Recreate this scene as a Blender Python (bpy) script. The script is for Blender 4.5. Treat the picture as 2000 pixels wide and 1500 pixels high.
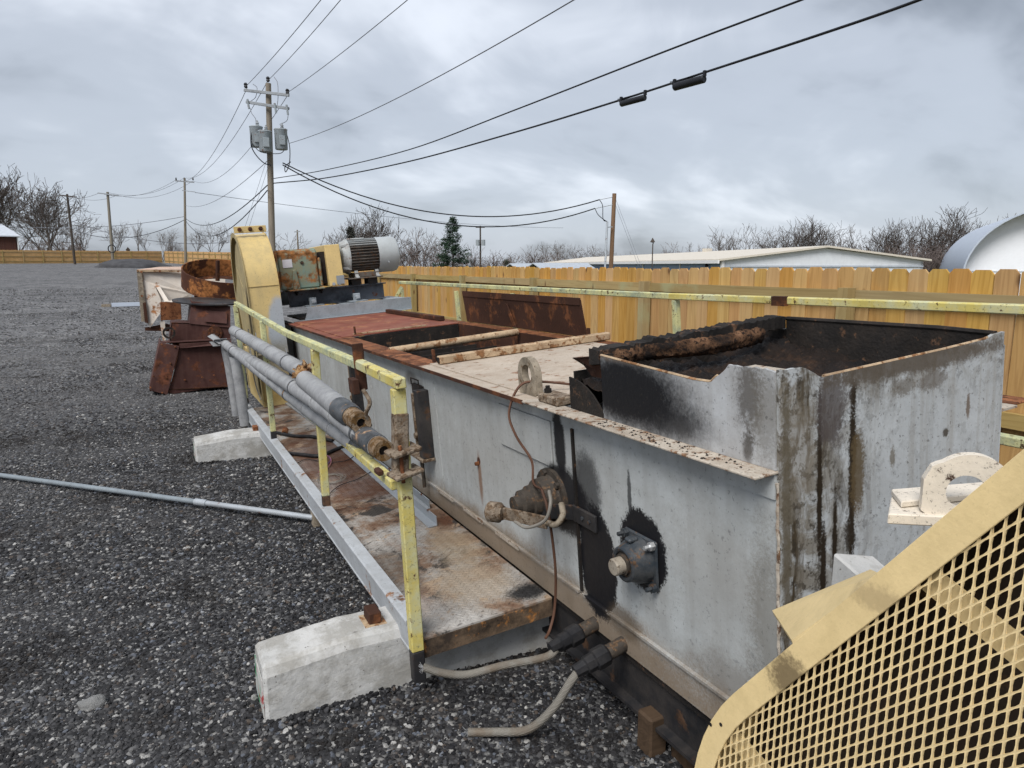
import bpy, bmesh, math, random
import numpy as np
from mathutils import Vector, Matrix, noise as mnoise

for o in list(bpy.data.objects): bpy.data.objects.remove(o)
S = bpy.context.scene
COL = S.collection
rad = math.radians

# ------------------------------------------------------------------ camera
EYE = 1.80
PITCH = math.atan(232/1387.0); YAW = math.atan(712/math.hypot(1387, 232))
cd = bpy.data.cameras.new('camera'); cam = bpy.data.objects.new('camera', cd); COL.objects.link(cam)
cd.sensor_width = 36; cd.lens = 1387/2000*36; cd.clip_end = 2000; cd.clip_start = .02
cam.location = (0, 0, EYE); cam.rotation_euler = (math.pi/2-PITCH, 0, -YAW)
S.camera = cam

# ------------------------------------------------------------------ sky
EXPO = 1.25
wd = bpy.data.worlds.new('World'); S.world = wd; wd.use_nodes = True
wt = wd.node_tree; wt.nodes.clear()
SUN_EL, SUN_AZ = rad(50), rad(231)      # azimuth clockwise from +Y: high behind the camera
def wn(t, **k):
    n = wt.nodes.new(t)
    for a, b in k.items(): setattr(n, a, b)
    return n
def wl(a, b): wt.links.new(a, b)
tc = wn('ShaderNodeTexCoord')
sep = wn('ShaderNodeSeparateXYZ'); wl(tc.outputs['Generated'], sep.inputs[0])
zz = wn('ShaderNodeMath', operation='MAXIMUM'); wl(sep.outputs[2], zz.inputs[0]); zz.inputs[1].default_value = 0.0
za = wn('ShaderNodeMath', operation='ADD'); wl(zz.outputs[0], za.inputs[0]); za.inputs[1].default_value = 0.42
dv = wn('ShaderNodeVectorMath', operation='DIVIDE'); wl(tc.outputs['Generated'], dv.inputs[0])
cx = wn('ShaderNodeCombineXYZ'); wl(za.outputs[0], cx.inputs[0]); wl(za.outputs[0], cx.inputs[1]); cx.inputs[2].default_value = 1
wl(cx.outputs[0], dv.inputs[1])
mp = wn('ShaderNodeMapping'); wl(dv.outputs[0], mp.inputs[0])
mp.inputs['Rotation'].default_value = (0, 0, rad(20)); mp.inputs['Scale'].default_value = (.75, 1.0, .35); mp.inputs['Location'].default_value = (3.45, 1.35, .7)
n1 = wn('ShaderNodeTexNoise'); wl(mp.outputs[0], n1.inputs['Vector'])
n1.inputs['Scale'].default_value = 1.5; n1.inputs['Detail'].default_value = 5; n1.inputs['Roughness'].default_value = .5; n1.inputs['Distortion'].default_value = .35
n2 = wn('ShaderNodeTexNoise'); wl(mp.outputs[0], n2.inputs['Vector'])
n2.inputs['Scale'].default_value = 4.2; n2.inputs['Detail'].default_value = 5; n2.inputs['Roughness'].default_value = .55; n2.inputs['Distortion'].default_value = .6
mm = wn('ShaderNodeMath', operation='MULTIPLY_ADD'); wl(n2.outputs[0], mm.inputs[0]); mm.inputs[1].default_value = .21; wl(n1.outputs[0], mm.inputs[2])
rp = wn('ShaderNodeValToRGB'); wl(mm.outputs[0], rp.inputs[0])
e = rp.color_ramp; e.interpolation = 'EASE'
e.elements[0].position = .45; e.elements[0].color = (.122, .136, .158, 1)
e.elements[1].position = .78; e.elements[1].color = (.368, .390, .428, 1)
q = e.elements.new(.61); q.color = (.232, .253, .288, 1)
sky = wn('ShaderNodeTexSky', sky_type='NISHITA', sun_disc=False); sky.sun_elevation = SUN_EL; sky.sun_rotation = SUN_AZ
sk = wn('ShaderNodeVectorMath', operation='SCALE'); wl(sky.outputs[0], sk.inputs[0]); sk.inputs['Scale'].default_value = .09
mx = wn('ShaderNodeMix', data_type='RGBA'); mx.inputs[0].default_value = .93
wl(sk.outputs[0], mx.inputs[6]); wl(rp.outputs[0], mx.inputs[7])
bg = wn('ShaderNodeBackground'); wl(mx.outputs[2], bg.inputs[0]); bg.inputs[1].default_value = 1.0
ow = wn('ShaderNodeOutputWorld'); wl(bg.outputs[0], ow.inputs[0])

sl = bpy.data.lights.new('sun', 'SUN'); so = bpy.data.objects.new('sun', sl); COL.objects.link(so)
sl.energy = 1.5; sl.angle = rad(30); sl.color = (1, .97, .93)
sd = Vector((math.sin(SUN_AZ)*math.cos(SUN_EL), math.cos(SUN_AZ)*math.cos(SUN_EL), math.sin(SUN_EL)))
so.rotation_euler = sd.to_track_quat('Z', 'Y').to_euler(); so.location = (0, 0, 60)
so['kind'] = 'helper'

vs = S.view_settings; vs.view_transform = 'Standard'; vs.look = 'None'; vs.exposure = EXPO; vs.gamma = 1; vs.use_curve_mapping = False
S.render.engine = 'CYCLES'; S.cycles.use_denoising = True
S.cycles.max_bounces = 4; S.cycles.diffuse_bounces = 2; S.cycles.glossy_bounces = 2; S.cycles.transparent_max_bounces = 6
S.cycles.use_adaptive_sampling = True; S.cycles.adaptive_threshold = .02

# ------------------------------------------------------------------ camera rays, used only to work out true distances
fw = np.array([math.sin(YAW)*math.cos(PITCH), math.cos(YAW)*math.cos(PITCH), -math.sin(PITCH)])
rt = np.array([math.cos(YAW), -math.sin(YAW), 0]); upv = np.cross(rt, fw)
def at(px, py, d):
    r = fw+rt*(px-1000)/1387.-upv*(py-750)/1387.
    return Vector(np.array([0, 0, EYE])+r*d)
def atz(px, py, z):
    r = fw+rt*(px-1000)/1387.-upv*(py-750)/1387.
    return Vector(np.array([0, 0, EYE])+r*((z-EYE)/r[2]))

# ------------------------------------------------------------------ the machine's own frame (it stands a little out of level)
A_ = math.atan(.016); B_ = rad(4.4)
RM = Matrix(((1, 0, 0), (0, math.cos(A_), math.sin(A_)), (0, -math.sin(A_), math.cos(A_)))) @ Matrix(((math.cos(B_), 0, -math.sin(B_)), (0, 1, 0), (math.sin(B_), 0, math.cos(B_))))
PV = Vector((1.5, 1.4, 0))
def mw(p): return RM @ (Vector(p)-PV)+PV
def wm(p): return RM.transposed() @ (Vector(p)-PV)+PV
BASE = {}

# ------------------------------------------------------------------ mesh builder
class MB:
    def __init__(s): s.v = []; s.f = []
    def add(s, vs, fs):
        o = len(s.v); s.v += [tuple(p) for p in vs]; s.f += [tuple(i+o for i in f) for f in fs]; return s
    def box(s, a, b):
        x0, y0, z0 = a; x1, y1, z1 = b
        return s.add([(x0,y0,z0),(x1,y0,z0),(x1,y1,z0),(x0,y1,z0),(x0,y0,z1),(x1,y0,z1),(x1,y1,z1),(x0,y1,z1)],
                     [(0,3,2,1),(4,5,6,7),(0,1,5,4),(1,2,6,5),(2,3,7,6),(3,0,4,7)])
    def beam(s, p0, p1, w, h, up=(0,0,1), tw=0):
        p0, p1 = Vector(p0), Vector(p1); d = (p1-p0).normalized(); u = Vector(up)
        sx = d.cross(u)
        if sx.length < 1e-4: sx = d.cross(Vector((1,0,0)))
        sx.normalize(); u = sx.cross(d).normalized()
        if tw: q = Matrix.Rotation(tw, 3, d); sx = q@sx; u = q@u
        c = [(-1,-1),(1,-1),(1,1),(-1,1)]
        vs = [p0+sx*a*w/2+u*b*h/2 for a, b in c]+[p1+sx*a*w/2+u*b*h/2 for a, b in c]
        return s.add(vs, [(0,1,2,3),(7,6,5,4),(0,4,5,1),(1,5,6,2),(2,6,7,3),(3,7,4,0)])
    def loft(s, rings, close=True, caps=True):
        n = len(rings[0]); vs = [p for r in rings for p in r]; fs = []
        for i in range(len(rings)-1):
            for j in range(n if close else n-1):
                k = (j+1) % n
                fs.append((i*n+j, i*n+k, (i+1)*n+k, (i+1)*n+j))
        if caps and close:
            fs.append(tuple(range(n-1, -1, -1))); m = (len(rings)-1)*n; fs.append(tuple(m+j for j in range(n)))
        return s.add(vs, fs)
    def tube(s, pts, r, n=8, caps=True):
        pts = [Vector(p) for p in pts]; R = r if isinstance(r, (list, tuple)) else [r]*len(pts)
        rings = []; pu = None
        for i, p in enumerate(pts):
            d = (pts[min(i+1, len(pts)-1)]-pts[max(i-1, 0)]).normalized()
            if pu is None:
                a = Vector((0,0,1)) if abs(d.z) < .9 else Vector((1,0,0)); u = d.cross(a).normalized()
            else:
                u = pu-d*pu.dot(d)
                u = u.normalized() if u.length > 1e-6 else d.orthogonal().normalized()
            pu = u; w = d.cross(u)
            rings.append([p+(u*math.cos(2*math.pi*j/n)+w*math.sin(2*math.pi*j/n))*R[i] for j in range(n)])
        return s.loft(rings, True, caps)
    def prism(s, poly, axis, a, b):
        # poly: list of 2D points in the two remaining axes (order y,z / x,z / x,y)
        def P(p, t): return {'x': (t, p[0], p[1]), 'y': (p[0], t, p[1]), 'z': (p[0], p[1], t)}[axis]
        return s.loft([[P(p, a) for p in poly], [P(p, b) for p in poly]])
    def lathe(s, prof, o, axis, n=20, caps=True):
        # prof: (distance along the axis, radius)
        o = Vector(o); ax = Vector(axis).normalized(); u = ax.orthogonal().normalized(); w = ax.cross(u)
        return s.loft([[o+ax*h+(u*math.cos(2*math.pi*j/n)+w*math.sin(2*math.pi*j/n))*r for j in range(n)] for h, r in prof], True, caps)
    def ring(s, o, axis, r0, r1, h, n=24, a0=0, a1=2*math.pi):
        o = Vector(o); ax = Vector(axis).normalized(); u = ax.orthogonal().normalized(); w = ax.cross(u)
        full = abs(a1-a0-2*math.pi) < 1e-6; m = n if full else n+1; rings = []
        for j in range(m):
            t = a0+(a1-a0)*j/n; e = u*math.cos(t)+w*math.sin(t)
            rings.append([o+e*r0, o+e*r1, o+e*r1+ax*h, o+e*r0+ax*h])
        if full: rings.append(rings[0])
        return s.loft(rings, True, not full)
    def mesh(s, name, base=(0,0,0)):
        b = Vector(base)
        me = bpy.data.meshes.new(name); me.from_pydata([tuple(Vector(v)-b) for v in s.v], [], s.f)
        bm = bmesh.new(); bm.from_mesh(me); bmesh.ops.recalc_face_normals(bm, faces=bm.faces); bm.to_mesh(me); bm.free()
        return me
    def build(s, name, mat, parent=None, smooth=None, bevel=0, base=None, rot=None, kind=None):
        root = parent
        while root is not None and root not in BASE: root = root.parent
        b = BASE[root] if root is not None else Vector(base if base is not None else (0,0,0))
        me = s.mesh(name, b); me.materials.append(mat)
        o = bpy.data.objects.new(name, me); COL.objects.link(o)
        if parent is not None: o.parent = parent
        else:
            o.location = b if rot is None else mw(b)
            if rot is not None: o.rotation_euler = rot.to_euler()
            BASE[o] = b
        if smooth is not None:
            me.shade_smooth(); me.set_sharp_from_angle(angle=rad(smooth))
        if bevel:
            m = o.modifiers.new('bevel', 'BEVEL'); m.width = bevel; m.segments = 1; m.limit_method = 'ANGLE'; m.angle_limit = rad(50)
        if kind: o['kind'] = kind
        return o
def tag(o, label, cat, group=None, kind=None):
    o['label'] = label
    if cat: o['category'] = cat
    if group: o['group'] = group
    if kind: o['kind'] = kind
    return o
def thing(name, base, label, cat, group=None, tilted=False):
    o = bpy.data.objects.new(name, None); COL.objects.link(o); o.empty_display_size = .2
    BASE[o] = Vector(base)
    o.location = mw(base) if tilted else base
    if tilted: o.rotation_euler = RM.to_euler()
    return tag(o, label, cat, group)
def curve(pts, n=6):
    # Catmull-Rom through pts
    P = [Vector(p) for p in pts]; P = [P[0]*2-P[1]]+P+[P[-1]*2-P[-2]]; out = []
    for i in range(1, len(P)-2):
        a, b, c, d = P[i-1:i+3]
        for k in range(n):
            t = k/n; out.append(.5*((2*b)+(c-a)*t+(2*a-5*b+4*c-d)*t*t+(3*b-a-3*c+d)*t**3))
    out.append(P[-2]); return out

# ------------------------------------------------------------------ materials
class G:
    def __init__(s, name):
        s.m = bpy.data.materials.new(name); s.m.use_nodes = True; s.t = s.m.node_tree
        s.b = s.t.nodes['Principled BSDF']; s._co = None; s._nc = {}
        s.b.inputs['Specular IOR Level'].default_value = .2
    def node(s, t, **k):
        n = s.t.nodes.new(t)
        for a, b in k.items(): setattr(n, a, b)
        return n
    def put(s, sock, v):
        if isinstance(v, bpy.types.NodeSocket): s.t.links.new(v, sock)
        elif isinstance(v, (tuple, list)):
            sock.default_value = (*v, 1) if len(sock.default_value) == 4 and len(v) == 3 else v
        else: sock.default_value = v
    @property
    def co(s):
        if s._co is None: s._co = s.node('ShaderNodeTexCoord').outputs['Object']
        return s._co
    def pos(s): return s.node('ShaderNodeNewGeometry').outputs['Position']
    def rnd(s): return s.node('ShaderNodeObjectInfo').outputs['Random']
    def math(s, op, a, b=0, clamp=False, c=None):
        n = s.node('ShaderNodeMath', operation=op, use_clamp=clamp); s.put(n.inputs[0], a); s.put(n.inputs[1], b)
        if c is not None: s.put(n.inputs[2], c)
        return n.outputs[0]
    def vmath(s, op, a, b):
        n = s.node('ShaderNodeVectorMath', operation=op); s.put(n.inputs[0], a); s.put(n.inputs[1], b)
        return n.outputs['Value' if op in ('LENGTH', 'DOT_PRODUCT') else 'Vector']
    def mix(s, f, a, b, mode='MIX'):
        n = s.node('ShaderNodeMix', data_type='RGBA', blend_type=mode); n.clamp_factor = True
        s.put(n.inputs[0], f); s.put(n.inputs[6], a); s.put(n.inputs[7], b); return n.outputs[2]
    def noise(s, sc, det=5, ro=.55, vec=None, dist=0, col=False):
        key = (sc, det, ro, dist, col)
        if vec is None and key in s._nc: return s._nc[key]
        n = s.node('ShaderNodeTexNoise'); s.put(n.inputs['Vector'], s.co if vec is None else vec)
        n.inputs['Scale'].default_value = sc; n.inputs['Detail'].default_value = det
        n.inputs['Roughness'].default_value = ro; n.inputs['Distortion'].default_value = dist
        r = n.outputs['Color' if col else 'Fac']
        if vec is None: s._nc[key] = r
        return r
    def vor(s, sc, vec=None, feat='F1', out='Distance', rnd=1):
        n = s.node('ShaderNodeTexVoronoi', feature=feat); s.put(n.inputs['Vector'], s.co if vec is None else vec)
        n.inputs['Scale'].default_value = sc; n.inputs['Randomness'].default_value = rnd; return n.outputs[out]
    def mapr(s, v, a, b, c=0., d=1., smooth=False):
        n = s.node('ShaderNodeMapRange', interpolation_type='SMOOTHSTEP' if smooth else 'LINEAR'); s.put(n.inputs[0], v)
        for i, x in enumerate((a, b, c, d)): s.put(n.inputs[i+1], x)
        return n.outputs[0]
    def ramp(s, v, stops):
        n = s.node('ShaderNodeValToRGB'); s.put(n.inputs[0], v); r = n.color_ramp
        while len(r.elements) < len(stops): r.elements.new(.5)
        for el, (p, c) in zip(r.elements, stops): el.position = p; el.color = (*c, 1)
        return n.outputs[0]
    def scale(s, v, k): return s.vmath('MULTIPLY', v, k)
    def blob(s, c, r, soft=.3, amp=.5, nsc=9, det=4):
        # 1 inside an ellipsoid with a ragged edge, 0 outside
        nsc = 7 if nsc < 10.5 else (15 if nsc < 22 else 34); det = 4
        d = s.vmath('LENGTH', s.vmath('MULTIPLY', s.vmath('SUBTRACT', s.co, c), tuple(1/x for x in r)), (0,0,0))
        d = s.math('ADD', d, s.math('MULTIPLY', s.math('SUBTRACT', s.noise(nsc, det, .65), .5), amp*1.6))
        d = s.math('ADD', d, s.math('MULTIPLY', s.math('SUBTRACT', s.noise(110, 2, .7), .5), amp*1.5))
        return s.mapr(d, 1-soft, 1+soft, 1, 0, True)
    def bump(s, h, st=.3, dist=.01, nrm=None):
        n = s.node('ShaderNodeBump'); s.put(n.inputs['Height'], h); n.inputs['Strength'].default_value = st; n.inputs['Distance'].default_value = dist
        if nrm is not None: s.put(n.inputs['Normal'], nrm)
        return n.outputs[0]
    def out(s, col, rough=.6, metal=0, nrm=None, spec=None):
        s.put(s.b.inputs['Base Color'], col); s.put(s.b.inputs['Roughness'], rough); s.put(s.b.inputs['Metallic'], metal)
        if nrm is not None: s.put(s.b.inputs['Normal'], nrm)
        if spec is not None: s.put(s.b.inputs['Specular IOR Level'], spec)
        return s.m

def painted(name, col, var=.12, rough=.5, rust=0, rustcol=(.16,.055,.022), rustsc=6, grime=.25, grimecol=(.09,.075,.06), streak=0,
            speck=.25, bump=.12, blobs=(), off=(0,0,0), metal=0, nsc=1.0, speckcol=(.03,.027,.025), dent=2.0):
    g = G(name)
    c = g.mix(g.mapr(g.noise(2.2*nsc, 3), .3, .7), tuple(x*(1-var) for x in col), tuple(min(1, x*(1+var)) for x in col))
    if grime:
        f = g.mapr(g.noise(4.5*nsc, 6, .72), .43, .64)
        c = g.mix(g.math('MULTIPLY', f, grime), c, grimecol)
    if streak:
        f = g.mapr(g.noise(1, 3, .6, vec=g.scale(g.co, (16*nsc, 16*nsc, .9*nsc))), .47, .66)
        c = g.mix(g.math('MULTIPLY', f, streak), c, grimecol)
    r = rough
    for b in blobs:
        f = g.math('MULTIPLY', g.blob(tuple(x-y for x, y in zip(b[0], off)), b[1], b[4] if len(b) > 4 else .25, b[5] if len(b) > 5 else .4, b[6] if len(b) > 6 else 9), b[3])
        c = g.mix(f, c, b[2])
    if rust:
        n = g.noise(rustsc*nsc, 6, .7)
        f = g.mapr(n, .595-rust*.45, .675-rust*.45, 0, 1, True)
        rc = g.mix(g.mapr(g.noise(18*nsc, 3), .35, .65), tuple(x*.5 for x in rustcol), tuple(min(1, x*1.35) for x in rustcol))
        c = g.mix(f, c, rc)
        r = g.mapr(f, 0, 1, rough, .85)
    if speck:
        f = g.mapr(g.noise(55*nsc, 3, .75), .60, .66)
        c = g.mix(g.math('MULTIPLY', f, speck), c, speckcol)
    nb = g.bump(g.math('ADD', g.noise(35*nsc, 2, .6), g.math('MULTIPLY', g.noise(3*nsc, 2), dent)), bump, .006)
    return g.out(c, r, metal, nb)
B0 = (2.1, 5.0, 0.0)
BLK = (.012, .012, .014); OIL = (.022, .015, .009); TAN = (.15, .105, .065)
M = {}
GREY = (.465, .488, .49)
M['wall'] = painted('machine_grey_paint', GREY, .10, .42, rust=.0, rustsc=9, grime=.28, grimecol=(.16,.14,.12), streak=.16, speck=.35, bump=.14, dent=7.0, off=B0, blobs=[
    ((1.56, 2.9, .9), (.4, .9, .25), (.33,.325,.31), .5, .7, .8, 6), ((1.56, 1.55, .85), (.4, .18, .2), (.30,.29,.27), .45, .7, .8, 9),
    ((1.56, 3.0, .37), (.5, 1.9, .13), (.20,.14,.085), .85, .5, .6, 6),
    ((1.56, 2.22, .64), (.4, .13, .24), BLK, 1, .07, .25, 12),
    ((1.56, 2.45, .84), (.4, .19, .15), BLK, .97, .15, .25, 12),
    ((1.56, 2.46, 1.08), (.4, .045, .16), BLK, .97, .2, .25, 14),
    ((1.56, 2.27, .92), (.4, .10, .17), BLK, .8, .3, .3, 30),
    ((1.56, 1.915, .805), (.4, .135, .15), BLK, 1, .06, .22, 16),
    ((1.56, 1.98, .98), (.4, .012, .10), BLK, .8, .3, .5, 40),
    ((1.56, 2.05, .46), (.4, .10, .06), (.10,.075,.05), .7, .4, .4, 16),
    ((1.56, 3.34, .70), (.4, .022, .13), (.20,.10,.05), .8, .5, .3, 20),
    ((1.56, 3.34, .80), (.4, .02, .02), (.07,.03,.02), 1, .2, .3, 30),
    ((1.56, 4.35, 1.12), (.4, .10, .05), (.10,.09,.085), .7, .4, .5, 14),
    ((1.56, 1.42, .50), (.4, .25, .10), (.16,.13,.10), .55, .5, .4, 10),
    ((1.56, 1.33, .75), (.4, .07, .30), (.13,.11,.08), .55, .6, .9, 14)])
M['hopper'] = painted('hopper_grey_paint', (.50,.515,.53), .08, .5, rust=.0, rustsc=12, grime=.32, grimecol=(.16,.13,.10), streak=.22, speck=.5, bump=.22, off=B0, blobs=[
    ((1.56, 1.97, 1.375), (.4, .33, .135), BLK, 1, .42, .22, 30),
    ((1.56, 1.72, 1.31), (.4, .16, .06), BLK, .8, .6, .35, 30),
    ((1.56, 2.30, 1.33), (.4, .16, .14), BLK, .95, .3, .2, 30),
    ((1.56, 1.95, 1.50), (.4, .33, .022), (.16,.11,.075), .8, .5, .4, 26),
    ((1.56, 1.395, 1.44), (.4, .045, .10), (.09,.08,.07), .85, .6, .9, 26),
    ((1.56, 1.33, 1.40), (.4, .05, .14), (.14,.125,.10), .6, .6, .9, 12),
    ((1.56, 1.40, 1.30), (.4, .02, .05), (.05,.04,.03), .8, .5, .6, 40)])
g = G('end_wall_oily_paint')
c = g.mix(g.mapr(g.noise(3, 4), .3, .7), (.40,.42,.43), (.50,.52,.53))
sx = g.node('ShaderNodeSeparateXYZ'); g.put(sx.inputs[0], g.co); X_, Z_ = sx.outputs[0], sx.outputs[2]
xl = g.mapr(X_, 1.60-2.1, 2.02-2.1, 1, .10, True)                 # the near corner was handled and splashed most
tp_ = g.mapr(Z_, 1.30, 1.50, .0, .75, True); dirt = g.math('MAXIMUM', xl, tp_)
fine = g.noise(24, 6, .75); mid = g.noise(7, 5, .7, dist=1.4)
warp = g.vmath('ADD', g.scale(g.co, (14, 14, 1.3)), g.scale(g.noise(3, 3, col=True), (2.2, 2.2, .8)))
run = g.noise(1, 6, .72, vec=warp)
c = g.mix(g.math('MULTIPLY', g.mapr(mid, .42, .56), g.math('MULTIPLY', dirt, .85)), c, (.15,.125,.088))
c = g.mix(g.math('MULTIPLY', g.mapr(run, .49, .59), g.math('MULTIPLY', dirt, 1.0)), c, (.060,.045,.027))
c = g.mix(g.math('MULTIPLY', g.mapr(fine, .52, .59), g.math('ADD', g.math('MULTIPLY', dirt, .8), .10)), c, (.040,.032,.023))
c = g.mix(g.math('MULTIPLY', g.mapr(g.noise(70, 3, .7), .62, .67), .55), c, (.05,.042,.034))
c = g.mix(g.math('MULTIPLY', g.mapr(g.noise(1, 4, .6, vec=g.scale(g.co, (26, 26, 1.1))), .53, .66), .30), c, (.24,.21,.17))
for cc, r, k, st, am in [((1.712,1.29,1.20),(.010,.5,.27),OIL,1,.9),((1.845,1.29,1.20),(.015,.5,.30),OIL,1,1.0),((1.728,1.29,.93),(.012,.5,.12),OIL,1,.9),
                 ((1.775,1.29,.98),(.009,.5,.14),OIL,1,.9),((1.868,1.29,1.18),(.028,.5,.12),(.10,.070,.035),.9,1.0),((1.84,1.29,1.00),(.022,.5,.06),OIL,.9,1.0),((1.76,1.29,1.40),(.060,.5,.12),(.075,.062,.06),.85,.8),
                 ((2.13,1.29,1.475),(.42,.5,.035),(.10,.082,.065),.9,.7),((2.06,1.29,1.41),(.05,.5,.028),(.12,.10,.075),.7,.9),((2.20,1.29,1.41),(.06,.5,.03),(.12,.10,.08),.7,.9),((1.63,1.29,1.30),(.06,.5,.14),(.20,.17,.13),.5,.8),
                 ((2.38,1.29,1.30),(.009,.5,.04),(.12,.075,.045),.8,.9),((2.02,1.29,1.20),(.010,.5,.03),(.11,.085,.05),.7,.9),((2.27,1.29,1.23),(.012,.5,.012),(.05,.04,.03),.9,.9),((1.585,1.29,1.12),(.018,.5,.40),(.10,.082,.055),.8,.8),
                 ((1.75,1.29,.62),(.3,.5,.16),(.13,.11,.085),.5,.7)]:
    c = g.mix(g.math('MULTIPLY', g.blob(tuple(x-y for x, y in zip(cc, B0)), r, .35, am, 16, 7), st), c, k)
M['endwall'] = g.out(c, g.mapr(run, .4, .65, .5, .3), 0, g.bump(g.math('ADD', fine, g.noise(3, 4)), .30, .006))

M['rustplate'] = painted('red_oxide_plate', (.19,.058,.038), .22, .75, rust=.06, rustcol=(.36,.17,.08), rustsc=5, grime=.4, grimecol=(.30,.16,.10), speck=.2, bump=.2)
M['orange_rust'] = painted('orange_rust_steel', (.26,.105,.045), .4, .85, rust=.3, rustcol=(.12,.045,.02), rustsc=10, grime=.5, grimecol=(.07,.03,.018), bump=.5)
M['dark_rust'] = painted('dark_rust_steel', (.055,.024,.015), .35, .8, rust=.18, rustcol=(.13,.05,.022), rustsc=5, grime=.4, grimecol=(.03,.014,.01), bump=.35)
M['brown_rust'] = painted('maroon_rust_steel', (.065,.028,.024), .25, .7, rust=.10, rustcol=(.12,.045,.025), rustsc=4, grime=.35, grimecol=(.11,.06,.05), streak=.25, bump=.25)
M['ring_rust'] = painted('ring_rust_steel', (.085,.032,.018), .3, .75, rust=.33, rustcol=(.30,.12,.04), rustsc=2.2, grime=.3, grimecol=(.04,.02,.014), streak=.2, bump=.3)
M['pale'] = painted('pale_dusty_plate', (.44,.375,.305), .12, .8, rust=.06, rustcol=(.22,.12,.07), rustsc=8, grime=.55, grimecol=(.30,.23,.17), speck=.4, bump=.25, nsc=1.4)
M['paletube'] = painted('rusty_beige_tube', (.46,.34,.22), .2, .75, rust=.22, rustcol=(.22,.11,.05), rustsc=7, grime=.5, grimecol=(.2,.12,.07), speck=.5, bump=.3, nsc=2)
M['flange'] = painted('rusty_pale_flange', (.46,.41,.345), .12, .75, rust=.16, rustcol=(.19,.11,.065), rustsc=11, grime=.6, grimecol=(.24,.18,.13), speck=.7, bump=.35, nsc=2)
M['lug'] = painted('grimy_steel_lug', (.30,.255,.195), .25, .7, rust=.12, rustcol=(.14,.09,.05), grime=.6, grimecol=(.10,.08,.06), speck=.6, bump=.3, nsc=4)
M['yellow'] = painted('yellow_rail_paint', (.55,.46,.14), .18, .55, rust=.05, rustcol=(.10,.05,.03), rustsc=14, grime=.85, grimecol=(.50,.52,.36), speck=.6, bump=.2, nsc=1.3, speckcol=(.07,.06,.04))
M['yellow2'] = painted('chalky_yellow_rail_paint', (.56,.54,.27), .15, .6, rust=.05, rustcol=(.10,.06,.03), rustsc=12, grime=.75, grimecol=(.22,.28,.24), speck=.7, bump=.2, nsc=1.8, speckcol=(.08,.07,.05))
M['blackpaint'] = painted('black_paint', (.022,.022,.024), .3, .5, rust=.06, rustcol=(.09,.05,.03), grime=.3, grimecol=(.12,.10,.085), speck=0, bump=.15)
M['soot'] = painted('soot_crusted_steel', (.018,.016,.015), .4, .85, rust=.03, rustcol=(.09,.05,.03), rustsc=9, grime=.3, grimecol=(.06,.045,.035), speck=.3, bump=.6, nsc=2)
M['tan_crust'] = painted('tan_crusted_steel', (.25,.20,.15), .3, .85, rust=.28, rustcol=(.12,.08,.05), rustsc=12, grime=.7, grimecol=(.08,.06,.045), speck=.6, bump=.6, nsc=3)
M['cream'] = painted('cream_yellow_paint', (.60,.45,.20), .08, .45, rust=0, rustsc=12, grime=.22, grimecol=(.26,.21,.12), speck=.25, bump=.08, streak=.1)
M['casing'] = painted('cream_yellow_casing', (.57,.43,.19), .08, .45, rust=0, rustsc=9, grime=.30, grimecol=(.34,.28,.16), streak=.28, speck=.3, bump=.08, off=B0, blobs=[
    ((1.40, 8.3, 1.15), (.15, .9, .42), (.36,.385,.41), 1, .12, .2, 5), ((1.2, 8.3, .8), (.5, .9, .28), (.22,.20,.155), .85, .3, .3, 6), ((1.2, 8.5, .55), (.5,.9,.18), (.30,.20,.06), .7, .3, .4, 6)])
M['guard'] = painted('guard_yellow_paint', (.78,.60,.31), .06, .45, rust=0, rustsc=18, grime=.28, grimecol=(.46,.35,.16), speck=.10, bump=.10, nsc=3,
    blobs=[((.95-.95, .80-.53, 1.085-0), (.1,.045,.04), (.10,.07,.04), .8, .5, .8, 60), ((0, .64-.53, 1.30), (.1,.06,.02), (.30,.22,.12), .5, .5, .8, 50)])
M['guardmesh'] = painted('guard_mesh_paint', (.76,.59,.32), .1, .5, rust=0, grime=.2, grimecol=(.45,.34,.16), speck=.0, bump=.05, nsc=3)
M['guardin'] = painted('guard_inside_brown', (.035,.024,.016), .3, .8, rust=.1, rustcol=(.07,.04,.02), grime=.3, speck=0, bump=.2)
M['white_chip'] = painted('chipped_cream_white_paint', (.70,.63,.53), .05, .5, rust=.045, rustcol=(.045,.025,.018), rustsc=9, grime=.15, speck=.6, bump=.12, nsc=3)
M['cream_white'] = painted('off_white_steel', (.66,.60,.53), .05, .55, rust=.07, rustcol=(.30,.13,.05), rustsc=2.5, grime=.25, grimecol=(.42,.32,.22), speck=.15, bump=.08)
M['cream_pink'] = painted('faded_pink_top', (.55,.40,.31), .12, .6, rust=.1, rustcol=(.36,.17,.09), rustsc=3, grime=.4, grimecol=(.40,.24,.16), bump=.1)
M['gear'] = painted('weathered_green_gearbox', (.17,.235,.195), .15, .6, rust=.24, rustcol=(.24,.105,.035), rustsc=2.6, grime=.5, grimecol=(.28,.20,.075), streak=.3, speck=.2, bump=.15)
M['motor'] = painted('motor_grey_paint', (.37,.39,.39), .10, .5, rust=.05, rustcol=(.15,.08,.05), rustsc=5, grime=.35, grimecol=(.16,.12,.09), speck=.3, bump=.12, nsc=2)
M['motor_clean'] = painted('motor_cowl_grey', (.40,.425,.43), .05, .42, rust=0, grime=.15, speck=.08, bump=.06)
M['motor_dark'] = painted('motor_rusty_ribs', (.12,.105,.09), .3, .8, rust=.10, rustcol=(.14,.07,.035), grime=.5, grimecol=(.04,.03,.025), bump=.3, nsc=2)
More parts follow.
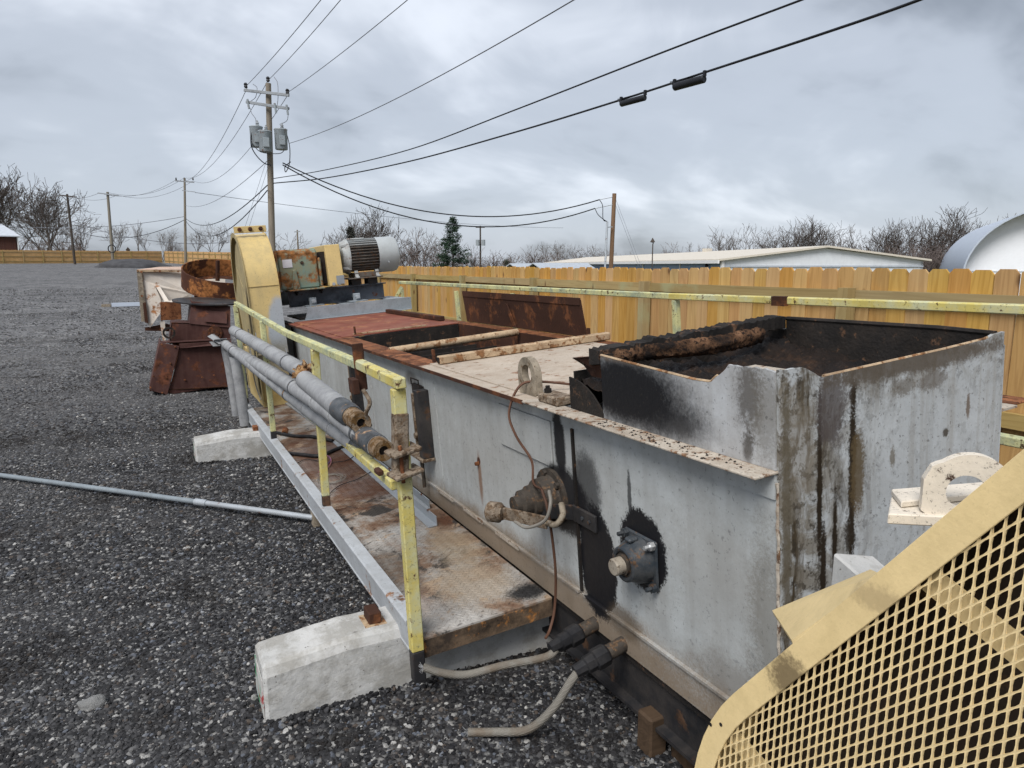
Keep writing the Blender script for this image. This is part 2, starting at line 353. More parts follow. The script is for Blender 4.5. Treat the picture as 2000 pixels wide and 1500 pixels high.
M['bluegrey'] = painted('blue_grey_steel_paint', (.27,.30,.325), .12, .5, rust=0, grime=.35, grimecol=(.10,.10,.10), streak=.1, speck=.3, bump=.1)
M['darkgrey'] = painted('sooty_beam_paint', (.11,.125,.15), .35, .45, rust=.05, grime=.7, grimecol=(.015,.015,.017), speck=.3, bump=.15)
M['channel'] = painted('grey_channel_paint', (.40,.42,.44), .10, .5, rust=.04, rustcol=(.2,.1,.05), grime=.35, grimecol=(.2,.19,.175), streak=0, speck=.35, bump=.12)
M['casing_side'] = painted('shaded_grimy_casing_side', (.40,.32,.16), .12, .6, grime=.6, grimecol=(.24,.20,.12), streak=.4, speck=.3, bump=.1)  # casing cream darkened to paint in the left side's shade, with grime over it
M['pole_galv'] = painted('weathered_conduit', (.24,.275,.30), .12, .45, grime=.4, grimecol=(.14,.15,.155), speck=.3, bump=.1, metal=.2)
M['galv'] = painted('galvanised_steel', (.42,.45,.48), .1, .4, rust=.02, grime=.25, grimecol=(.2,.2,.19), speck=.2, bump=.08, metal=.35)
M['jacket'] = painted('grey_pipe_jacket', (.31,.315,.32), .12, .5, rust=0, rustcol=(.3,.17,.08), grime=.6, grimecol=(.15,.15,.16), speck=.25, bump=.15, nsc=2)
M['jacket_dark'] = painted('sooty_pipe_jacket', (.045,.05,.055), .3, .4, rust=.08, rustcol=(.3,.2,.13), grime=.4, grimecol=(.16,.16,.165), speck=.2, bump=.2, nsc=3)
M['pipe_end'] = painted('brown_caked_pipe_end', (.20,.135,.08), .4, .8, rust=.3, rustcol=(.10,.055,.02), rustsc=9, grime=.5, grimecol=(.45,.40,.33), speck=.4, bump=.7, nsc=4)
M['foam'] = painted('pipe_foam_orange', (.32,.18,.075), .3, .9, rust=.25, rustcol=(.14,.06,.025), grime=.5, grimecol=(.45,.38,.26), bump=.8, nsc=6)
M['rubber'] = painted('black_rubber', (.018,.018,.02), .3, .5, grime=.3, grimecol=(.07,.065,.06), speck=0, bump=.15, nsc=3)
M['fitting'] = painted('dirty_pipe_fitting', (.045,.038,.032), .3, .6, rust=.12, rustcol=(.12,.075,.045), grime=.4, grimecol=(.11,.09,.07), speck=.2, bump=.4, nsc=5)
M['bearing'] = painted('blue_grey_bearing', (.030,.038,.047), .35, .4, rust=.06, rustcol=(.12,.07,.04), grime=.4, grimecol=(.12,.115,.11), speck=.3, bump=.25, nsc=4)
M['shaft'] = painted('greasy_shaft', (.33,.29,.235), .2, .5, rust=.1, rustcol=(.10,.07,.045), grime=.4, grimecol=(.13,.10,.075), bump=.2, nsc=6)
M['wire_brown'] = painted('rusty_wire', (.10,.05,.032), .3, .6, grime=0, speck=0, bump=0)
M['wire_grey'] = painted('grey_wire', (.26,.24,.21), .2, .5, grime=.3, speck=0, bump=0)
M['wire_purple'] = painted('purple_wire', (.14,.05,.16), .2, .5, grime=.2, speck=0, bump=0)
M['wire_pink'] = painted('pink_wire', (.35,.14,.15), .2, .5, grime=.2, speck=0, bump=0)
M['silver'] = painted('bare_aluminium', (.55,.56,.57), .1, .35, rust=.02, grime=.2, speck=.2, bump=.05, metal=.6)
M['label'] = painted('blank_label_plate', (.62,.62,.66), .05, .4, grime=.2, speck=.1, bump=.02)

g = G('braided_steel_hose')
w1 = g.node('ShaderNodeTexWave', wave_type='BANDS', bands_direction='DIAGONAL'); w1.inputs['Scale'].default_value = 95; g.put(w1.inputs['Vector'], g.co)
w2 = g.node('ShaderNodeTexWave', wave_type='BANDS', bands_direction='DIAGONAL'); w2.inputs['Scale'].default_value = 95; g.put(w2.inputs['Vector'], g.scale(g.co, (-1, 1, 1)))
h = g.math('MULTIPLY', w1.outputs['Fac'], w2.outputs['Fac'])
c = g.mix(h, (.17,.155,.13), (.60,.57,.51)); c = g.mix(g.mapr(g.noise(9, 6), .5, .7), c, (.2,.16,.12))
M['braid'] = g.out(c, .45, .4, g.bump(h, .7, .003))

g = G('chequer_plate')
n1 = g.noise(2.6, 8, .65); n2 = g.noise(7, 9, .7)
c = g.ramp(n1, [(.38, (.12,.058,.034)), (.46, (.22,.15,.105)), (.52, (.31,.28,.25)), (.60, (.40,.38,.355))])
c = g.mix(g.mapr(n2, .54, .62), c, (.35,.255,.175)); c = g.mix(g.mapr(g.noise(4, 6, .7, dist=.6), .56, .62), c, (.055,.048,.042))
c = g.mix(g.math('MULTIPLY', g.mapr(g.noise(45, 3), .6, .7), .6), c, (.05,.04,.035))
for cc, r, k, st in [((1.3,2.95,.34),(.18,.22,.3),(.40,.32,.235),.7),((1.05,3.3,.34),(.09,.3,.3),(.07,.06,.05),.6),((1.48,2.70,.34),(.10,.07,.3),(.02,.02,.021),.97),
                     ((1.25,5.6,.34),(.3,.8,.3),(.10,.042,.024),.8),((1.3,4.7,.34),(.25,.25,.3),(.11,.045,.026),.7),((1.0,2.8,.34),(.10,.16,.3),(.36,.34,.32),.6),((1.40,3.4,.34),(.12,.25,.3),(.40,.31,.21),.6)]:
    c = g.mix(g.math('MULTIPLY', g.blob(tuple(x-y for x, y in zip(cc, B0)), r, .4, .6, 9, 7), st), c, k)
M['tread'] = g.out(c, g.mapr(n1, .3, .7, .8, .5), .1, g.bump(g.noise(40, 6, .7), .35, .006))
M['edge_dark'] = painted('walkway_edge_black', (.035,.026,.02), .4, .7, rust=.10, rustcol=(.36,.16,.05), rustsc=6, grime=.5, grimecol=(.28,.19,.12), bump=.35, nsc=1.6)

g = G('concrete')
c = g.mix(g.mapr(g.noise(2.5, 6), .3, .7), (.40,.40,.39), (.52,.515,.50)); c = g.mix(g.math('MULTIPLY', g.mapr(g.noise(6, 6, .75), .46, .60), .6), c, (.24,.225,.195))
c = g.mix(g.math('MULTIPLY', g.mapr(g.noise(1.3, 6), .52, .66), .45), c, (.60,.53,.42)); c = g.mix(g.mapr(g.noise(60, 3), .68, .71), c, (.16,.15,.14))
M['concrete'] = g.out(c, .85, 0, g.bump(g.math('ADD', g.noise(70, 5, .7), g.noise(9, 4)), .35, .008))
g = G('block_end_paint')
c = g.mix(g.mapr(g.noise(7, 5), .45, .6), (.50,.48,.46), (.36,.40,.37)); c = g.mix(g.mapr(g.noise(9, 3, dist=1), .58, .62), c, (.36,.05,.05)); c = g.mix(g.mapr(g.noise(8, 3, vec=g.vmath('ADD', g.co, (7, 3, 1)), dist=1), .60, .64), c, (.05,.22,.10))
M['blockpaint'] = g.out(c, .8, 0, g.bump(g.noise(60, 4), .3, .006))

def wood(name, c0, c1, c2, axis_scale=(22, 22, 1.3), green=.25, tint=.5):
    g = G(name); r = g.rnd()
    v = g.vmath('ADD', g.co, g.scale(g.node('ShaderNodeCombineXYZ').outputs[0], (1,1,1)))
    cb = g.node('ShaderNodeCombineXYZ'); g.put(cb.inputs[0], g.math('MULTIPLY', r, 37)); g.put(cb.inputs[1], g.math('MULTIPLY', r, 91)); g.put(cb.inputs[2], g.math('MULTIPLY', r, 53))
    v = g.vmath('ADD', g.co, cb.outputs[0])
    gr = g.noise(1, 5, .6, vec=g.scale(v, axis_scale), dist=.5); big = g.noise(1, 3, vec=g.scale(v, tuple(x*.22 for x in axis_scale)), dist=1.2)
    lines = g.math('SINE', g.math('MULTIPLY', big, 60)); lines = g.mapr(lines, .2, 1)
    c = g.mix(g.mapr(gr, .3, .7), c0, c1); c = g.mix(g.math('MULTIPLY', lines, .35), c, c2)
    hs = g.node('ShaderNodeHueSaturation'); g.put(hs.inputs['Color'], c); g.put(hs.inputs['Value'], g.mapr(r, 0, 1, 1-tint*.36, 1+tint*.28)); g.put(hs.inputs['Saturation'], g.mapr(g.math('FRACT', g.math('MULTIPLY', r, 7.3)), 0, 1, .86, 1.08)); g.put(hs.inputs['Hue'], g.mapr(g.math('FRACT', g.math('MULTIPLY', r, 13.7)), 0, 1, .492, .508))
    c = hs.outputs[0]
    kn = g.vor(2.2, vec=g.scale(v, (2.2, 2.2, .9)))
    c = g.mix(g.mapr(kn, .05, .12, .85, 0), c, (.11,.055,.025))
    gm = g.math('MULTIPLY', g.mapr(g.noise(3.2, 4, vec=v), .56, .70), green); c = g.mix(gm, c, (.36,.36,.20))
    return g.out(c, .75, 0, g.bump(gr, .25, .004))
M['picket'] = wood('new_pine_board', (.42,.235,.066), (.53,.32,.105), (.29,.148,.038), green=.10, tint=.38)
M['rail_wood'] = wood('treated_pine_rail', (.31,.215,.085), (.38,.275,.115), (.22,.145,.05), (22, 1.3, 22), green=.6, tint=.3)
M['post_wood'] = wood('treated_pine_post', (.29,.215,.085), (.36,.265,.11), (.21,.14,.05), green=.6, tint=.3)
M['pole_wood'] = wood('weathered_pole_wood', (.17,.145,.115), (.27,.235,.185), (.11,.09,.07), (14,14,.5), green=0, tint=.1)
M['pole_brown'] = wood('brown_pole_wood', (.16,.095,.048), (.22,.135,.07), (.10,.06,.03), (14,14,.5), green=0, tint=.1)
M['pole_dark'] = wood('dark_pole_wood', (.05,.04,.035), (.085,.07,.058), (.03,.025,.02), (14,14,.5), green=0, tint=.1)
M['shim'] = wood('old_timber', (.05,.032,.02), (.085,.055,.034), (.03,.02,.012), (3,20,20), green=0)
M['farfence'] = painted('far_fence_boards', (.55,.34,.155), .16, .8, grime=.3, grimecol=(.40,.24,.10), streak=.4, speck=0, bump=0, nsc=1)
M['bark'] = painted('grey_bark', (.115,.10,.092), .25, .9, grime=.3, grimecol=(.06,.05,.045), speck=0, bump=.3)
M['twig_dark'] = painted('dark_twigs', (.075,.062,.055), .2, .9, grime=0, speck=0, bump=0)
M['twig'] = painted('bare_twigs', (.13,.112,.102), .2, .9, grime=0, speck=0, bump=0)  # twig colour lightened to paint in the haze of distance
M['twig_red'] = painted('reddish_twigs', (.14,.112,.102), .2, .9, grime=0, speck=0, bump=0)
M['needle'] = painted('dark_pine_needles', (.022,.045,.026), .35, .7, grime=.3, grimecol=(.045,.07,.03), speck=0, bump=0, nsc=.5)
M['needle_grey'] = painted('grey_green_needles', (.06,.062,.052), .35, .8, grime=.3, grimecol=(.07,.06,.045), speck=0, bump=0, nsc=.5)
M['white_metal'] = painted('white_metal_siding', (.66,.69,.72), .04, .5, grime=.1, streak=.12, grimecol=(.45,.47,.5), speck=0, bump=0)
M['hangar_skin'] = painted('blue_white_metal_skin', (.44,.49,.57), .03, .45, grime=.05, speck=0, bump=0)
M['hangar_end'] = painted('white_end_skin', (.82,.84,.88), .02, .5, grime=.03, speck=0, bump=0)
M['beige_roof'] = painted('beige_metal_roof', (.60,.55,.47), .04, .55, grime=.15, grimecol=(.48,.43,.36), speck=0, bump=0)
M['blue_wall'] = painted('blue_metal_wall', (.20,.29,.43), .06, .5, grime=.1, speck=0, bump=0)
M['shed_roof'] = painted('grey_shed_roof', (.42,.46,.51), .06, .5, grime=.15, speck=0, bump=0)
M['dark_gable'] = painted('dark_gable', (.03,.03,.033), .2, .8, grime=0, speck=0, bump=0)
M['glass'] = painted('dark_window_glass', (.05,.06,.07), .1, .12, grime=0, speck=0, bump=0)
g = G('red_brick')
bt = g.node('ShaderNodeTexBrick'); g.put(bt.inputs['Vector'], g.vmath('MULTIPLY', g.co, (1,1,1))); bt.inputs['Scale'].default_value = 5
g.put(bt.inputs['Color1'], (.095,.040,.030)); g.put(bt.inputs['Color2'], (.07,.03,.025)); g.put(bt.inputs['Mortar'], (.11,.08,.07)); bt.inputs['Mortar Size'].default_value = .01
M['brick'] = g.out(bt.outputs[0], .85)
M['house_roof'] = painted('silver_house_roof', (.52,.55,.60), .06, .45, grime=.1, streak=.1, speck=0, bump=0)
M['white_trim'] = painted('white_trim', (.75,.75,.75), .03, .5, grime=.05, speck=0, bump=0)
M['transformer'] = painted('transformer_grey', (.30,.335,.355), .05, .45, rust=.02, grime=.15, speck=0, bump=0)
M['crossarm'] = painted('grey_crossarm', (.29,.31,.33), .12, .6, grime=.3, speck=0, bump=0)
M['insulator'] = painted('dark_insulator', (.03,.03,.033), .2, .35, grime=0, speck=0, bump=0)
M['cable'] = painted('black_cable', (.018,.019,.023), .2, .5, grime=0, speck=0, bump=0)
M['cable_thin'] = painted('bare_line_wire', (.13,.135,.15), .1, .5, grime=0, speck=0, bump=0)
M['burnt_mass'] = None
g = G('burnt_asphalt')
n = g.noise(5, 8, .7); f = g.noise(42, 7, .7)
c = g.ramp(n, [(.40, (.010,.009,.009)), (.54, (.022,.015,.012)), (.68, (.060,.032,.018))]); c = g.mix(g.mapr(f, .58, .72), c, (.10,.055,.03))
M['burnt_mass'] = g.out(c, g.mapr(f, .3, .7, .85, .45), 0, g.bump(f, 1, .02))
g = G('brown_crust_roll')
n = g.noise(6, 8, .7); f = g.noise(60, 6, .7)
c = g.ramp(n, [(.40, (.014,.011,.010)), (.50, (.10,.052,.028)), (.62, (.25,.135,.075))]); c = g.mix(g.mapr(f, .50, .58), c, (.02,.013,.010))
M['roll'] = g.out(c, .9, 0, g.bump(f, 1, .02))

# gravel: loose stones take a colour each, the sheet beneath carries the fines
g = G('gravel_stones'); r = g.rnd(); r2 = g.math('FRACT', g.math('MULTIPLY', r, 17.31))
c = g.ramp(r, [(0, (.007,.007,.008)), (.36, (.014,.014,.016)), (.60, (.030,.030,.033)), (.78, (.066,.066,.070)), (.92, (.17,.168,.165)), (1, (.46,.45,.43))])
c = g.mix(g.math('MULTIPLY', g.math('GREATER_THAN', r2, .94), .4), c, (.15,.11,.08))
c = g.mix(g.math('MULTIPLY', g.math('LESS_THAN', r2, .07), .55), c, (.17,.19,.23))
c = g.mix(g.mapr(g.noise(3, 4), .4, .7), c, g.mix(.5, c, (.03,.03,.032)))
p = g.pos(); sp = g.node('ShaderNodeSeparateXYZ'); g.put(sp.inputs[0], p)
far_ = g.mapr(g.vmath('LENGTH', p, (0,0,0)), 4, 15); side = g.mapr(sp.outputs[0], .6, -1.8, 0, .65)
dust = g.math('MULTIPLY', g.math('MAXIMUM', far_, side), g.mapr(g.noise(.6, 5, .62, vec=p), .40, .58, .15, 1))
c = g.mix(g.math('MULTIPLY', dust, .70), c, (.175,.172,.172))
damp = g.mapr(g.noise(1.1, 5, .65, vec=p, dist=.6), .54, .62, 0, .75); c = g.mix(damp, c, (.015,.0125,.011))
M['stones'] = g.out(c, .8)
g = G('gravel_ground'); p = g.pos()
v1 = g.vor(52, vec=p, out='Color'); v2 = g.vor(20, vec=p, out='Color'); d1 = g.vor(52, vec=p); d2 = g.vor(20, vec=p); d3 = g.vor(130, vec=p, out='Color')
def lum(s): 
    n = g.node('ShaderNodeSeparateColor'); g.put(n.inputs[0], s); return n.outputs[0]
l1 = lum(v1); l2 = lum(v2)
c = g.ramp(l1, [(0, (.008,.008,.009)), (.45, (.018,.018,.020)), (.72, (.045,.045,.048)), (.90, (.12,.12,.12)), (1, (.36,.35,.33))])
c = g.mix(g.math('MULTIPLY', g.mapr(lum(d3), .5, 1), .30), c, (.08,.08,.082))
cb = g.ramp(l2, [(0, (.03,.03,.032)), (.8, (.12,.12,.125)), (1, (.36,.355,.34))])
c = g.mix(g.math('MULTIPLY', g.math('GREATER_THAN', l2, .88), g.mapr(d2, .28, .40, 1, 0)), c, cb)
c = g.mix(g.mapr(d1, .35, .75, 0, .55), c, (.008,.008,.009))
pat = g.noise(.35, 6, .6, vec=p); pat2 = g.noise(1.7, 7, .65, vec=p, dist=.5)
c = g.mix(g.mapr(pat, .42, .66, 0, .25), c, (.13,.13,.134))
c = g.mix(g.mapr(pat2, .56, .72, 0, .6), c, (.022,.020,.019))
c = g.mix(g.mapr(g.noise(.9, 5, vec=g.vmath('ADD', p, (31, 7, 0))), .58, .74, 0, .45), c, (.075,.058,.046))
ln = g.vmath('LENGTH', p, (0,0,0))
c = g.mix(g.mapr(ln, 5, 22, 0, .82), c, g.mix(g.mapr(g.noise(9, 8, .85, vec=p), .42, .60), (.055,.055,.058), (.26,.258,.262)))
sp = g.node('ShaderNodeSeparateXYZ'); g.put(sp.inputs[0], p)
lot = g.math('MULTIPLY', g.math('LESS_THAN', g.math('ADD', sp.outputs[0], g.math('MULTIPLY', g.math('MAXIMUM', g.math('SUBTRACT', sp.outputs[1], 24), 0), -.11)), 5.3), g.math('LESS_THAN', g.math('ADD', sp.outputs[1], g.math('MULTIPLY', sp.outputs[0], -.62)), 128.5))
gc = g.mix(g.noise(1.5, 6, vec=p), (.10,.095,.045), (.17,.155,.08))
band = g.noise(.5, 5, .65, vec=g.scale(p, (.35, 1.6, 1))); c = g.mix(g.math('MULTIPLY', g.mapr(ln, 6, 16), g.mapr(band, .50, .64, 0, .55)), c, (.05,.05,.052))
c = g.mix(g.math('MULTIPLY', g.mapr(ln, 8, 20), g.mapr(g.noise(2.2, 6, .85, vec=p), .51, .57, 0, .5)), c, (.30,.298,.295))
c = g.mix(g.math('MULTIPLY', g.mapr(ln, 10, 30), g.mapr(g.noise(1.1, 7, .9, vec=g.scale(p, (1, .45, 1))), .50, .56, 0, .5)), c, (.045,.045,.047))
c = g.mix(lot, gc, c)
bh = g.math('ADD', g.math('MULTIPLY', d1, -1), g.math('MULTIPLY', d2, -.6))
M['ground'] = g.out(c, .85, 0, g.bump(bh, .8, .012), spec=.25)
# ================================================================== ground
def sst(a, b, x):
    t = min(1, max(0, (x-a)/(b-a))); return t*t*(3-2*t)
def gz(x, y):
    r = math.hypot(x, y); az = math.degrees(math.atan2(x, y))
    if az < -170: az += 360
    z = 0.0
    wl_ = 1-sst(9, 17, az); wr_ = sst(17, 32, az)
    if r > 18:
        z += wl_*1.82*min(1.25, (r-18)/92.)
        z -= wr_*2.4*sst(0, 45, x-5)
    z += .02*mnoise.noise((x*.45, y*.45, 3.1))*(1-sst(10, 30, r)) + .008*mnoise.noise((x*2.1, y*2.1, 1.1))*(1-sst(4, 12, r))
    z -= .035*math.exp(-((x-1.0)**2/2+(y-7.4)**2/3))
    return z
rings = [.0, .4]
while rings[-1] < 420: rings.append(rings[-1]*1.055+.10)
NA = 168; gv = [(0, 0, gz(0, 0))]; gf = []
for r in rings[1:]:
    for j in range(NA):
        a = 2*math.pi*j/NA; x, y = r*math.sin(a), r*math.cos(a); gv.append((x, y, gz(x, y)))
for j in range(NA): gf.append((0, 1+(j+1) % NA, 1+j))
for i in range(len(rings)-2):
    for j in range(NA):
        k = (j+1) % NA; a, b = 1+i*NA, 1+(i+1)*NA; gf.append((a+j, a+k, b+k, b+j))
gm = MB(); gm.v = gv; gm.f = gf
ground = gm.build('ground', M['ground'], smooth=60); ground['kind'] = 'structure'; ground['label'] = 'dark crushed gravel yard'

# loose stones on the near part of the yard: counted by nobody, one object
rs = np.random.RandomState(4)
pts = []; sca = []
def scatter(n, rmin, rmax, smin, smax, pw):
    k = 0
    while k < n:
        d = math.sqrt(rs.uniform(rmin**2, rmax**2)); a = rad(rs.uniform(-26, 62)); x, y = d*math.sin(a), d*math.cos(a)
        if x > 2.3 and y > .8: continue
        if y > 3.1 and 1.75 < x: continue
        pts.append((x, y, gz(x, y))); sca.append(smin+(smax-smin)*rs.rand()**pw); k += 1
scatter(80000, 1.2, 4.6, .0030, .0125, 2.6)
scatter(60000, 4.4, 9.0, .0050, .0165, 2.6)
scatter(20000, 8.6, 14.0, .008, .020, 2.4)
scatter(18000, 13.0, 21.0, .010, .024, 2.2)
scatter(9000, 19.5, 29.0, .012, .030, 2.0)
scatter(7000, 27.0, 46.0, .016, .040, 2.0)
scatter(90, 1.6, 9, .016, .030, 1.5)
def bank(x0, y0, x1, y1, n, w, s0, s1):
    for k in range(n):
        t = rs.rand(); x = x0+(x1-x0)*t+rs.normal(0, w); y = y0+(y1-y0)*t+rs.normal(0, w)
        pts.append((x, y, gz(x, y)+abs(rs.normal(0, .006)))); sca.append(s0+(s1-s0)*rs.rand()**2)
bank(.27, 2.71, 1.6, 2.71, 900, .022, .004, .016); bank(.275, 2.71, .275, 3.0, 260, .02, .004, .016)
bank(.26, 7.05, 1.5, 7.05, 700, .025, .005, .018); bank(.26, 7.05, .26, 7.36, 200, .02, .005, .018)
bank(-1.4, 7.5, .9, 5.05, 900, .03, .004, .014)
me = bpy.data.meshes.new('gravel'); me.from_pydata(pts, [], [])
at_ = me.attributes.new('sc', 'FLOAT', 'POINT'); at_.data.foreach_set('value', np.array(sca, dtype=np.float32))
gravel = bpy.data.objects.new('gravel', me); COL.objects.link(gravel)
tag(gravel, 'loose grey and white stones strewn over the gravel yard', 'gravel', kind='stuff')
ng = bpy.data.node_groups.new('stones', 'GeometryNodeTree')
ng.interface.new_socket('Geometry', in_out='INPUT', socket_type='NodeSocketGeometry'); ng.interface.new_socket('Geometry', in_out='OUTPUT', socket_type='NodeSocketGeometry')
nn = ng.nodes; L = ng.links.new
gi = nn.new('NodeGroupInput'); go = nn.new('NodeGroupOutput'); g2i = nn.new('GeometryNodeGeometryToInstance')
for k in range(5):
    ic = nn.new('GeometryNodeMeshIcoSphere'); ic.inputs['Radius'].default_value = 1; ic.inputs['Subdivisions'].default_value = 2
    tr = nn.new('GeometryNodeTransform'); L(ic.outputs[0], tr.inputs[0]); tr.inputs['Scale'].default_value = [(1.25,.9,.6),(1,1,.55),(1.5,.8,.7),(1.1,.75,.5),(1,.9,.8)][k]
    nz = nn.new('ShaderNodeTexNoise'); nz.noise_dimensions = '4D'; nz.inputs['W'].default_value = k*3.7; nz.inputs['Scale'].default_value = .95; nz.inputs['Detail'].default_value = 2
    sb = nn.new('ShaderNodeVectorMath'); sb.operation = 'SUBTRACT'; L(nz.outputs['Color'], sb.inputs[0]); sb.inputs[1].default_value = (.5,.5,.5)
    ml = nn.new('ShaderNodeVectorMath'); ml.operation = 'SCALE'; L(sb.outputs[0], ml.inputs[0]); ml.inputs['Scale'].default_value = 1.7
    sp_ = nn.new('GeometryNodeSetPosition'); L(tr.outputs[0], sp_.inputs[0]); L(ml.outputs[0], sp_.inputs['Offset'])
    L(sp_.outputs[0], g2i.inputs[0])
iop = nn.new('GeometryNodeInstanceOnPoints'); L(gi.outputs[0], iop.inputs['Points']); L(g2i.outputs[0], iop.inputs['Instance']); iop.inputs['Pick Instance'].default_value = True
rv = nn.new('FunctionNodeRandomValue'); rv.data_type = 'FLOAT_VECTOR'; rv.inputs[0].default_value = (-.5,-.5,0); rv.inputs[1].default_value = (.5,.5,6.28); L(rv.outputs[0], iop.inputs['Rotation'])
na = nn.new('GeometryNodeInputNamedAttribute'); na.data_type = 'FLOAT'; na.inputs[0].default_value = 'sc'; L(na.outputs[0], iop.inputs['Scale'])
sm_ = nn.new('GeometryNodeSetMaterial'); sm_.inputs['Material'].default_value = M['stones']; L(iop.outputs[0], sm_.inputs[0]); L(sm_.outputs[0], go.inputs[0])
md = gravel.modifiers.new('stones', 'NODES'); md.node_group = ng; me.materials.append(M['stones'])

def lump(name, c, s, mat, label, cat, seed, nz=.35, sub=3):
    bm = bmesh.new(); bmesh.ops.create_icosphere(bm, subdivisions=sub, radius=1)
    for v in bm.verts:
        k = 1+nz*mnoise.fractal(v.co*1.6+Vector((seed, 0, 0)), .9, 2.1, 5)
        v.co = Vector((v.co.x*s[0]*k, v.co.y*s[1]*k, max(-.25*s[2], v.co.z*s[2]*k)))
    me = bpy.data.meshes.new(name); bm.to_mesh(me); bm.free(); me.materials.append(mat); me.shade_smooth()
    o = bpy.data.objects.new(name, me); COL.objects.link(o); o.location = c
    return tag(o, label, cat)
p = atz(180, 1368, .02); lump('rubble_chunk', (p.x, p.y, gz(p.x, p.y)), (.060,.042,.032), painted('rubble_grey', (.24,.24,.235), .2, .9, grime=.5, grimecol=(.08,.08,.08), speck=.6, bump=.8, nsc=8), 'pale grey broken concrete chunk lying on the gravel at lower left', 'rock', 3)
pm = atz(255, 517.2, 1.815); pm = at(258, 519, 84)
lump('gravel_pile', (pm.x, pm.y, gz(pm.x, pm.y)-.1), (4.2, 3.0, 1.05), painted('pile_gravel', (.07,.07,.075), .3, .9, grime=.3, grimecol=(.03,.03,.03), speck=.5, bump=.6, nsc=.8), 'low dark gravel pile in front of the far fence', 'gravel pile', 8, .18)

# ================================================================== board fence on the right
FX = 4.70
fence = thing('board_fence', (FX, 8, 0), 'new pine board fence with dog-eared boards running behind the machine', 'fence')
pk = MB().prism([(-.0700,0),(.0700,0),(.0700,1.745),(.043,1.775),(-.043,1.775),(-.0700,1.745)], 'x', -.008, .008).mesh('picket'); pk.materials.append(M['picket'])
random.seed(5); y = .15; k = 0
while y < 23.8:
    o = bpy.data.objects.new('picket', pk); COL.objects.link(o); o.parent = fence
    o.location = (random.uniform(-.005,.005), y-8, gz(FX, y)+random.uniform(-.008,.010)); o.rotation_euler = (random.gauss(0,.003), 0, random.gauss(0,.012))
    y += random.uniform(.1403,.1430); k += 1
pm_ = MB().box((-.045,-.045,-.1),(.045,.045,1.635)).mesh('post'); pm_.materials.append(M['post_wood'])
rl = {}
posts = [1.17+2.44*i for i in range(10)]
for i, yy in enumerate(posts):
    o = bpy.data.objects.new('post', pm_); COL.objects.link(o); o.parent = fence; o.location = (-.045-.047-.001, yy-8, 0); o.rotation_euler = (random.gauss(0,.006), random.gauss(0,.005), 0)
    y0 = yy+.046 if i else .2
    if i < 9:
        for zc in (1.575, .86, .28):
            b = MB().box((FX-.055, yy+.047, zc-.044+random.uniform(-.008,.008)), (FX-.012, yy+2.44-.047, zc+.044)); b.build('rail', M['rail_wood'], fence)

# ================================================================== far fences across the yard
def farfence(name, p0, p1, label, rails=True):
    p0, p1 = Vector(p0), Vector(p1); Ln = (p1-p0).length; n = int(Ln/2.44); d = (p1-p0)/n
    t = thing(name, p0, label, 'fence'); nv = Vector((d.y, -d.x, 0)).normalized()
    if nv.dot(-p0) < 0: nv = -nv
    for i in range(n):
        a = p0+d*i; b = a+d
        a.z, b.z = gz(a.x, a.y), gz(b.x, b.y); m = MB(); K = 16
        for j in range(K):
            q0 = a.lerp(b, j/K)+nv*random.uniform(-.006,.006); q1 = a.lerp(b, (j+.94)/K)+nv*random.uniform(-.006,.006); hgt = 1.83+random.uniform(-.02,.02); up_ = Vector((0,0,hgt)); tk = nv*-.02
            m.add([q0,q1,q1+up_,q0+up_,q0+tk,q1+tk,q1+tk+up_,q0+tk+up_], [(0,1,2,3),(7,6,5,4),(3,2,6,7),(0,3,7,4),(1,5,6,2)])
        m.build('board_panel', M['farfence'], t)
        MB().beam(a+nv*.06-Vector((0,0,.1)), a+nv*.06+Vector((0,0,1.78)), .10, .10).build('post', M['post_wood'], t)
        for z in (.3, .95, 1.55): MB().beam(a+nv*.035+Vector((0,0,z)), b+nv*.035+Vector((0,0,z)), .04, .10).build('rail', M['rail_wood'], t)
    return t
farfence('yard_fence', (-33, 112, 0), (2.2, 129.5, 0), 'long pine fence along the far left edge of the gravel yard')
farfence('side_fence', (2.6, 128.5, 0), (11.5, 88, 0), 'pine fence receding to the right behind the rusty steel ring')

# ================================================================== utility poles and lines
def pole(name, top, zb, r0, r1, mat, label, lean=(0,0), arms=(), fadir=None):
    base = (top.x-lean[0], top.y-lean[1], zb)
    t = thing(name, base, label, 'utility pole')
    MB().tube([base, top], [r0, r1], 10).build('pole', mat, t, smooth=50)
    return t
T1 = at(524, 163, 34)
def lp(px, py, dd=0): return at(px, py, 34+dd)
p1 = pole('utility_pole', T1, gz(5.8, 37), .17, .13, M['pole_wood'], 'weathered wooden utility pole with two crossarms and three grey transformers', lean=(.32, .1))
a0, a1 = lp(480, 178, .3), lp(567, 188, -.3); b0, b1 = lp(484, 201, .3), lp(567, 214, -.3)
off = Vector((fw[0], fw[1], 0)).normalized()*-.2
MB().beam(a0+off, a1+off, .10, .13).build('crossarm', M['crossarm'], p1, bevel=.01)
MB().beam(b0+off, b1+off, .10, .13).build('crossarm', M['crossarm'], p1, bevel=.01)
INS = [lp(483, 171, .3)+off, lp(523.5, 157), lp(564, 183, -.3)+off]
for q in INS: MB().lathe([(0,.03),(.06,.09),(.12,.07),(.18,.1),(.25,.05)], q-Vector((0,0,.08)), (0,0,1), 10).build('insulator', M['insulator'], p1, smooth=40)
for px, py, dd in [(488.5, 206, .3), (541, 214, -.1), (564, 217, -.3)]:
    q = lp(px, py, dd)+off*1.6; MB().tube([q+Vector((0,0,.22)), q+Vector((.05,0,-.22))], .05, 8).build('fuse_cutout', M['transformer'], p1)
